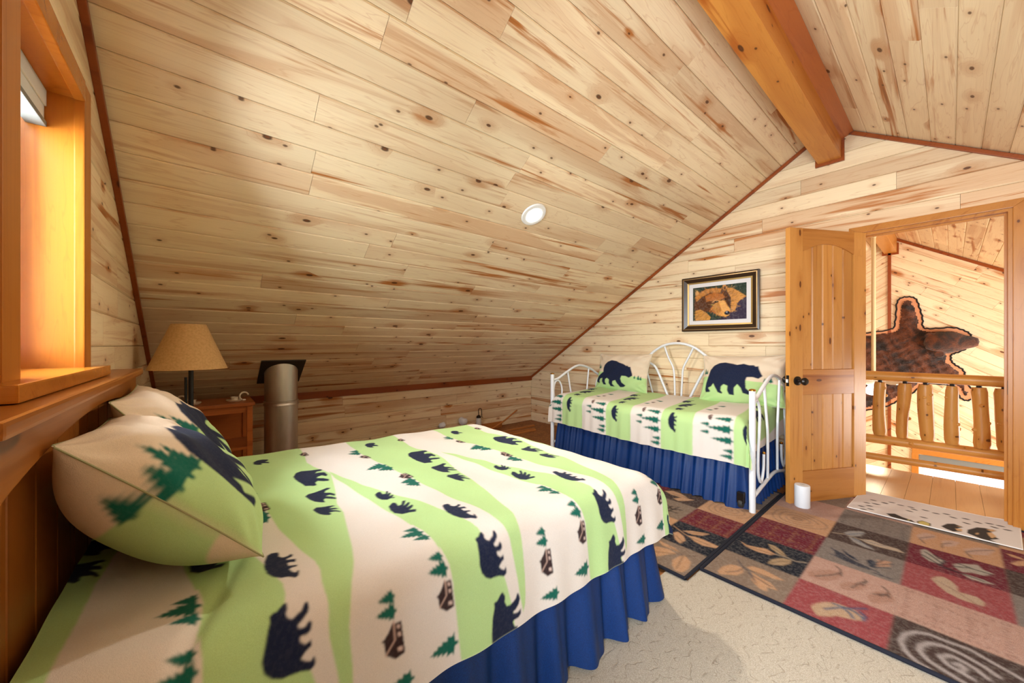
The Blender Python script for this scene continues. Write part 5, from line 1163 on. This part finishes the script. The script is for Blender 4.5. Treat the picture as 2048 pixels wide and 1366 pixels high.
# ------------------------------------------------------------------ ceiling fan in the great room
fx, fy, fz = 6.71, RY, .60
fan = empty('ceiling_fan', (fx, fy, 0), label='ceiling fan with lit globe hanging on a long cream rod', cat='fan')
plain('cream_metal', RGB(226,200,150), .4)
MB().tube([(0,0,fz+.22),(0,0,2.66)], .022, 12).build('downrod', M['cream_metal'], fan, smooth=True)
MB().lathe([(0,2.69),(.07,2.69),(.06,2.62),(.02,2.58),(0,2.58)], seg=20).build('canopy', M['cream_metal'], fan, smooth=True)
MB().lathe([(0,fz+.24),(.05,fz+.23),(.11,fz+.19),(.12,fz+.12),(.09,fz+.07),(.05,fz+.05),(0,fz+.05)], seg=24).build('motor', M['white_trim'], fan, smooth=True)
for k in range(5):
    a = 2*math.pi*k/5-1.43; ca, sa = math.cos(a), math.sin(a)
    m_ = MB().prism([(.14,-.05),(.60,-.075),(.66,-.05),(.66,.05),(.60,.075),(.14,.05)], fz+.125, fz+.137, lambda p,q,d:(p*ca-q*sa, p*sa+q*ca, d+.12*q))
    b_ = m_.build('blade', M['white_trim'], fan); MB().prism([(.08,-.02),(.22,-.035),(.22,.035),(.08,.02)], fz+.112, fz+.122, lambda p,q,d:(p*ca-q*sa, p*sa+q*ca, d)).build('blade_arm', M['bronze'], b_)
MB().lathe([(.02,fz+.06),(.05,fz+.045),(.085,fz-.005),(.088,fz-.03),(.06,fz-.065),(0,fz-.078)], seg=24).build('globe', M['fan_bulb_lit'], fan, smooth=True, label='lit glass globe')
for dx, l in ((.05,.22),(-.03,.18)):
    MB().tube([(dx,-.09,fz+.05),(dx,-.09,fz-l)], .0025, 6).lathe([(0,-.02),(.009,-.016),(.012,0),(.006,.018),(0,.02)], (dx,-.09,fz-l), 10).build('pull_chain', M['cream_metal'], fan)
d = bpy.data.lights.new('fan_lamp', 'POINT'); d.energy = 18; d.color = (1,.82,.55); d.shadow_soft_size = .09
o = bpy.data.objects.new('fan_lamp', d); COL.objects.link(o); o.parent = fan; o.location = (0,0,fz-.15)

# ------------------------------------------------------------------ odds and ends along the knee wall
bz = 0.0
for k, (y, h, x0, x1, lab) in enumerate(((4.205, .115, .80, 3.15, 'loose pale board lying on edge against the knee wall'), (4.165, .085, 1.0, 3.30, 'loose brown board lying on edge in front of the pale one'))):
    o = MB().box(0, x1-x0, -.010, .010, 0, h).build('loose_board', M['scrap_wood' if k else 'aspen'], label=lab, cat='board', group='loose boards by the knee wall', bevel=.002); o.location = (x0, y, 0)
MB().tube([(2.95,4.02,.012),(3.30,4.10,.10),(3.62,4.20,.20)], .011, 8).build('stick', M['scrap_wood'], label='thin brown stick leaning on the knee wall', cat='stick')
for k, (x, y, ln, wd, lab) in enumerate(((3.05, 3.80, .52, .014, 'middle wood strip lying on the strand board floor'), (3.12, 3.70, .40, .010, 'short thin wood strip farthest from the knee wall'), (2.98, 3.90, .72, .020, 'long wide wood strip closest to the knee wall'))):
    o = MB().box(0, ln, -wd, wd, 0, .018).build('scrap_strip', M['scrap_wood'], label=lab, cat='wood strip', group='wood strips on the floor', bevel=.002); o.location = (x, y, .0); o.rotation_euler = (0, 0, -.08+.05*k)
def crumple(name, c, r, seed, label):
    rr = np.random.default_rng(seed); bm2 = bmesh.new(); bmesh.ops.create_icosphere(bm2, subdivisions=3, radius=r)
    dirs = rr.normal(size=(14, 3)); dirs /= np.linalg.norm(dirs, axis=1)[:, None]; amp = rr.uniform(-.35, .3, 14)
    zmin = 9
    for v in bm2.verts:
        n_ = np.array(v.co)/r; f = 1+float(np.sum(amp*np.exp(-((1-dirs@n_)*6)**1.0))); v.co = Vector(n_*r*f); zmin = min(zmin, v.co.z)
    me_ = bpy.data.meshes.new(name); bm2.to_mesh(me_); bm2.free(); o_ = link(name, me_, M['tissue_paper'], label=label, cat='paper', group='crumpled papers on the loose boards'); o_.location = (c[0], c[1], c[2]-zmin); return o_
crumple('crumpled_paper', (2.34, 4.178, .114), .042, 3, 'small crumpled white paper on the boards by the knee wall'); crumple('crumpled_paper', (2.66, 4.172, .114), .055, 6, 'larger crumpled white paper beside the hooked bottle')
bt = empty('lotion_bottle', (2.86, 4.11, 0), label='clear pump bottle with a curved bronze hook by the knee wall', cat='bottle')
MB().lathe([(0,0),(.034,0),(.036,.01),(.036,.175),(.028,.19),(.018,.196),(0,.196)], seg=20).build('body', M['clear_bottle'], bt, smooth=True)
MB().lathe([(0,.196),(.03,.196),(.034,.204),(.026,.222),(.012,.230),(0,.232)], seg=18).build('cap', M['bronze'], bt, smooth=True)
MB().tube([(0,0,.225),(-.004,0,.29)]+[(.022-.026*math.cos(a), 0, .29+.03*math.sin(a)) for a in np.linspace(.2, 3.0, 12)]+[(.050,0,.27),(.052,0,.20),(.066,0,.19)], .005, 8).build('hook', M['bronze'], bt, smooth=True)
gr = empty('dried_garland', (0, 0, 0), label='dried twig garland lying behind the large bed', cat='garland')
def twigs(n, mat, name, x0, x1, seed, zb):
    rr = np.random.default_rng(seed); m_ = MB()
    for k in range(n):
        x = rr.uniform(x0, x1); y = rr.uniform(4.03, 4.09); z = zb+rr.uniform(0, .05); l = rr.uniform(.05, .16); a = rr.uniform(-.6, .6)+(math.pi if rr.random() < .5 else 0)
        m_.tube([(x,y,z),(x+.5*l*math.cos(a),y+.02*rr.uniform(-1,1),z+rr.uniform(0,.03)),(x+l*math.cos(a),y+.03*rr.uniform(-1,1),z+rr.uniform(-.01,.05))], [.004,.003,.0015], 5)
    m_.build(name, mat, gr, kind='stuff')
MB().tube([(x, 4.06+.012*math.sin(9*x), .03+.012*math.sin(14*x)) for x in np.linspace(.86, 1.75, 30)], .022, 8).build('stem', M['dry_grass'], gr, smooth=True)
twigs(150, M['dry_grass'], 'twigs', .85, 1.75, 1, .03); twigs(90, M['pine_sprig'], 'sprigs', 1.0, 1.2, 2, .05)
# small caster lock peeking out below the daybed ruffle
e = empty('caster', (2.885, .945, .021), label='dark rolling caster under the daybed ruffle', cat='caster')
MB().lathe([(0,-.014),(.026,-.014),(.030,-.008),(.030,.008),(.026,.014),(0,.014)], (0,0,.052), 20, Matrix.Rotation(math.pi/2, 3, 'X')).build('wheel', M['rubber'], e, smooth=True)
MB().box(-.018, .018, -.022, .022, .055, .13).build('fork', M['bronze'], e, bevel=.004)
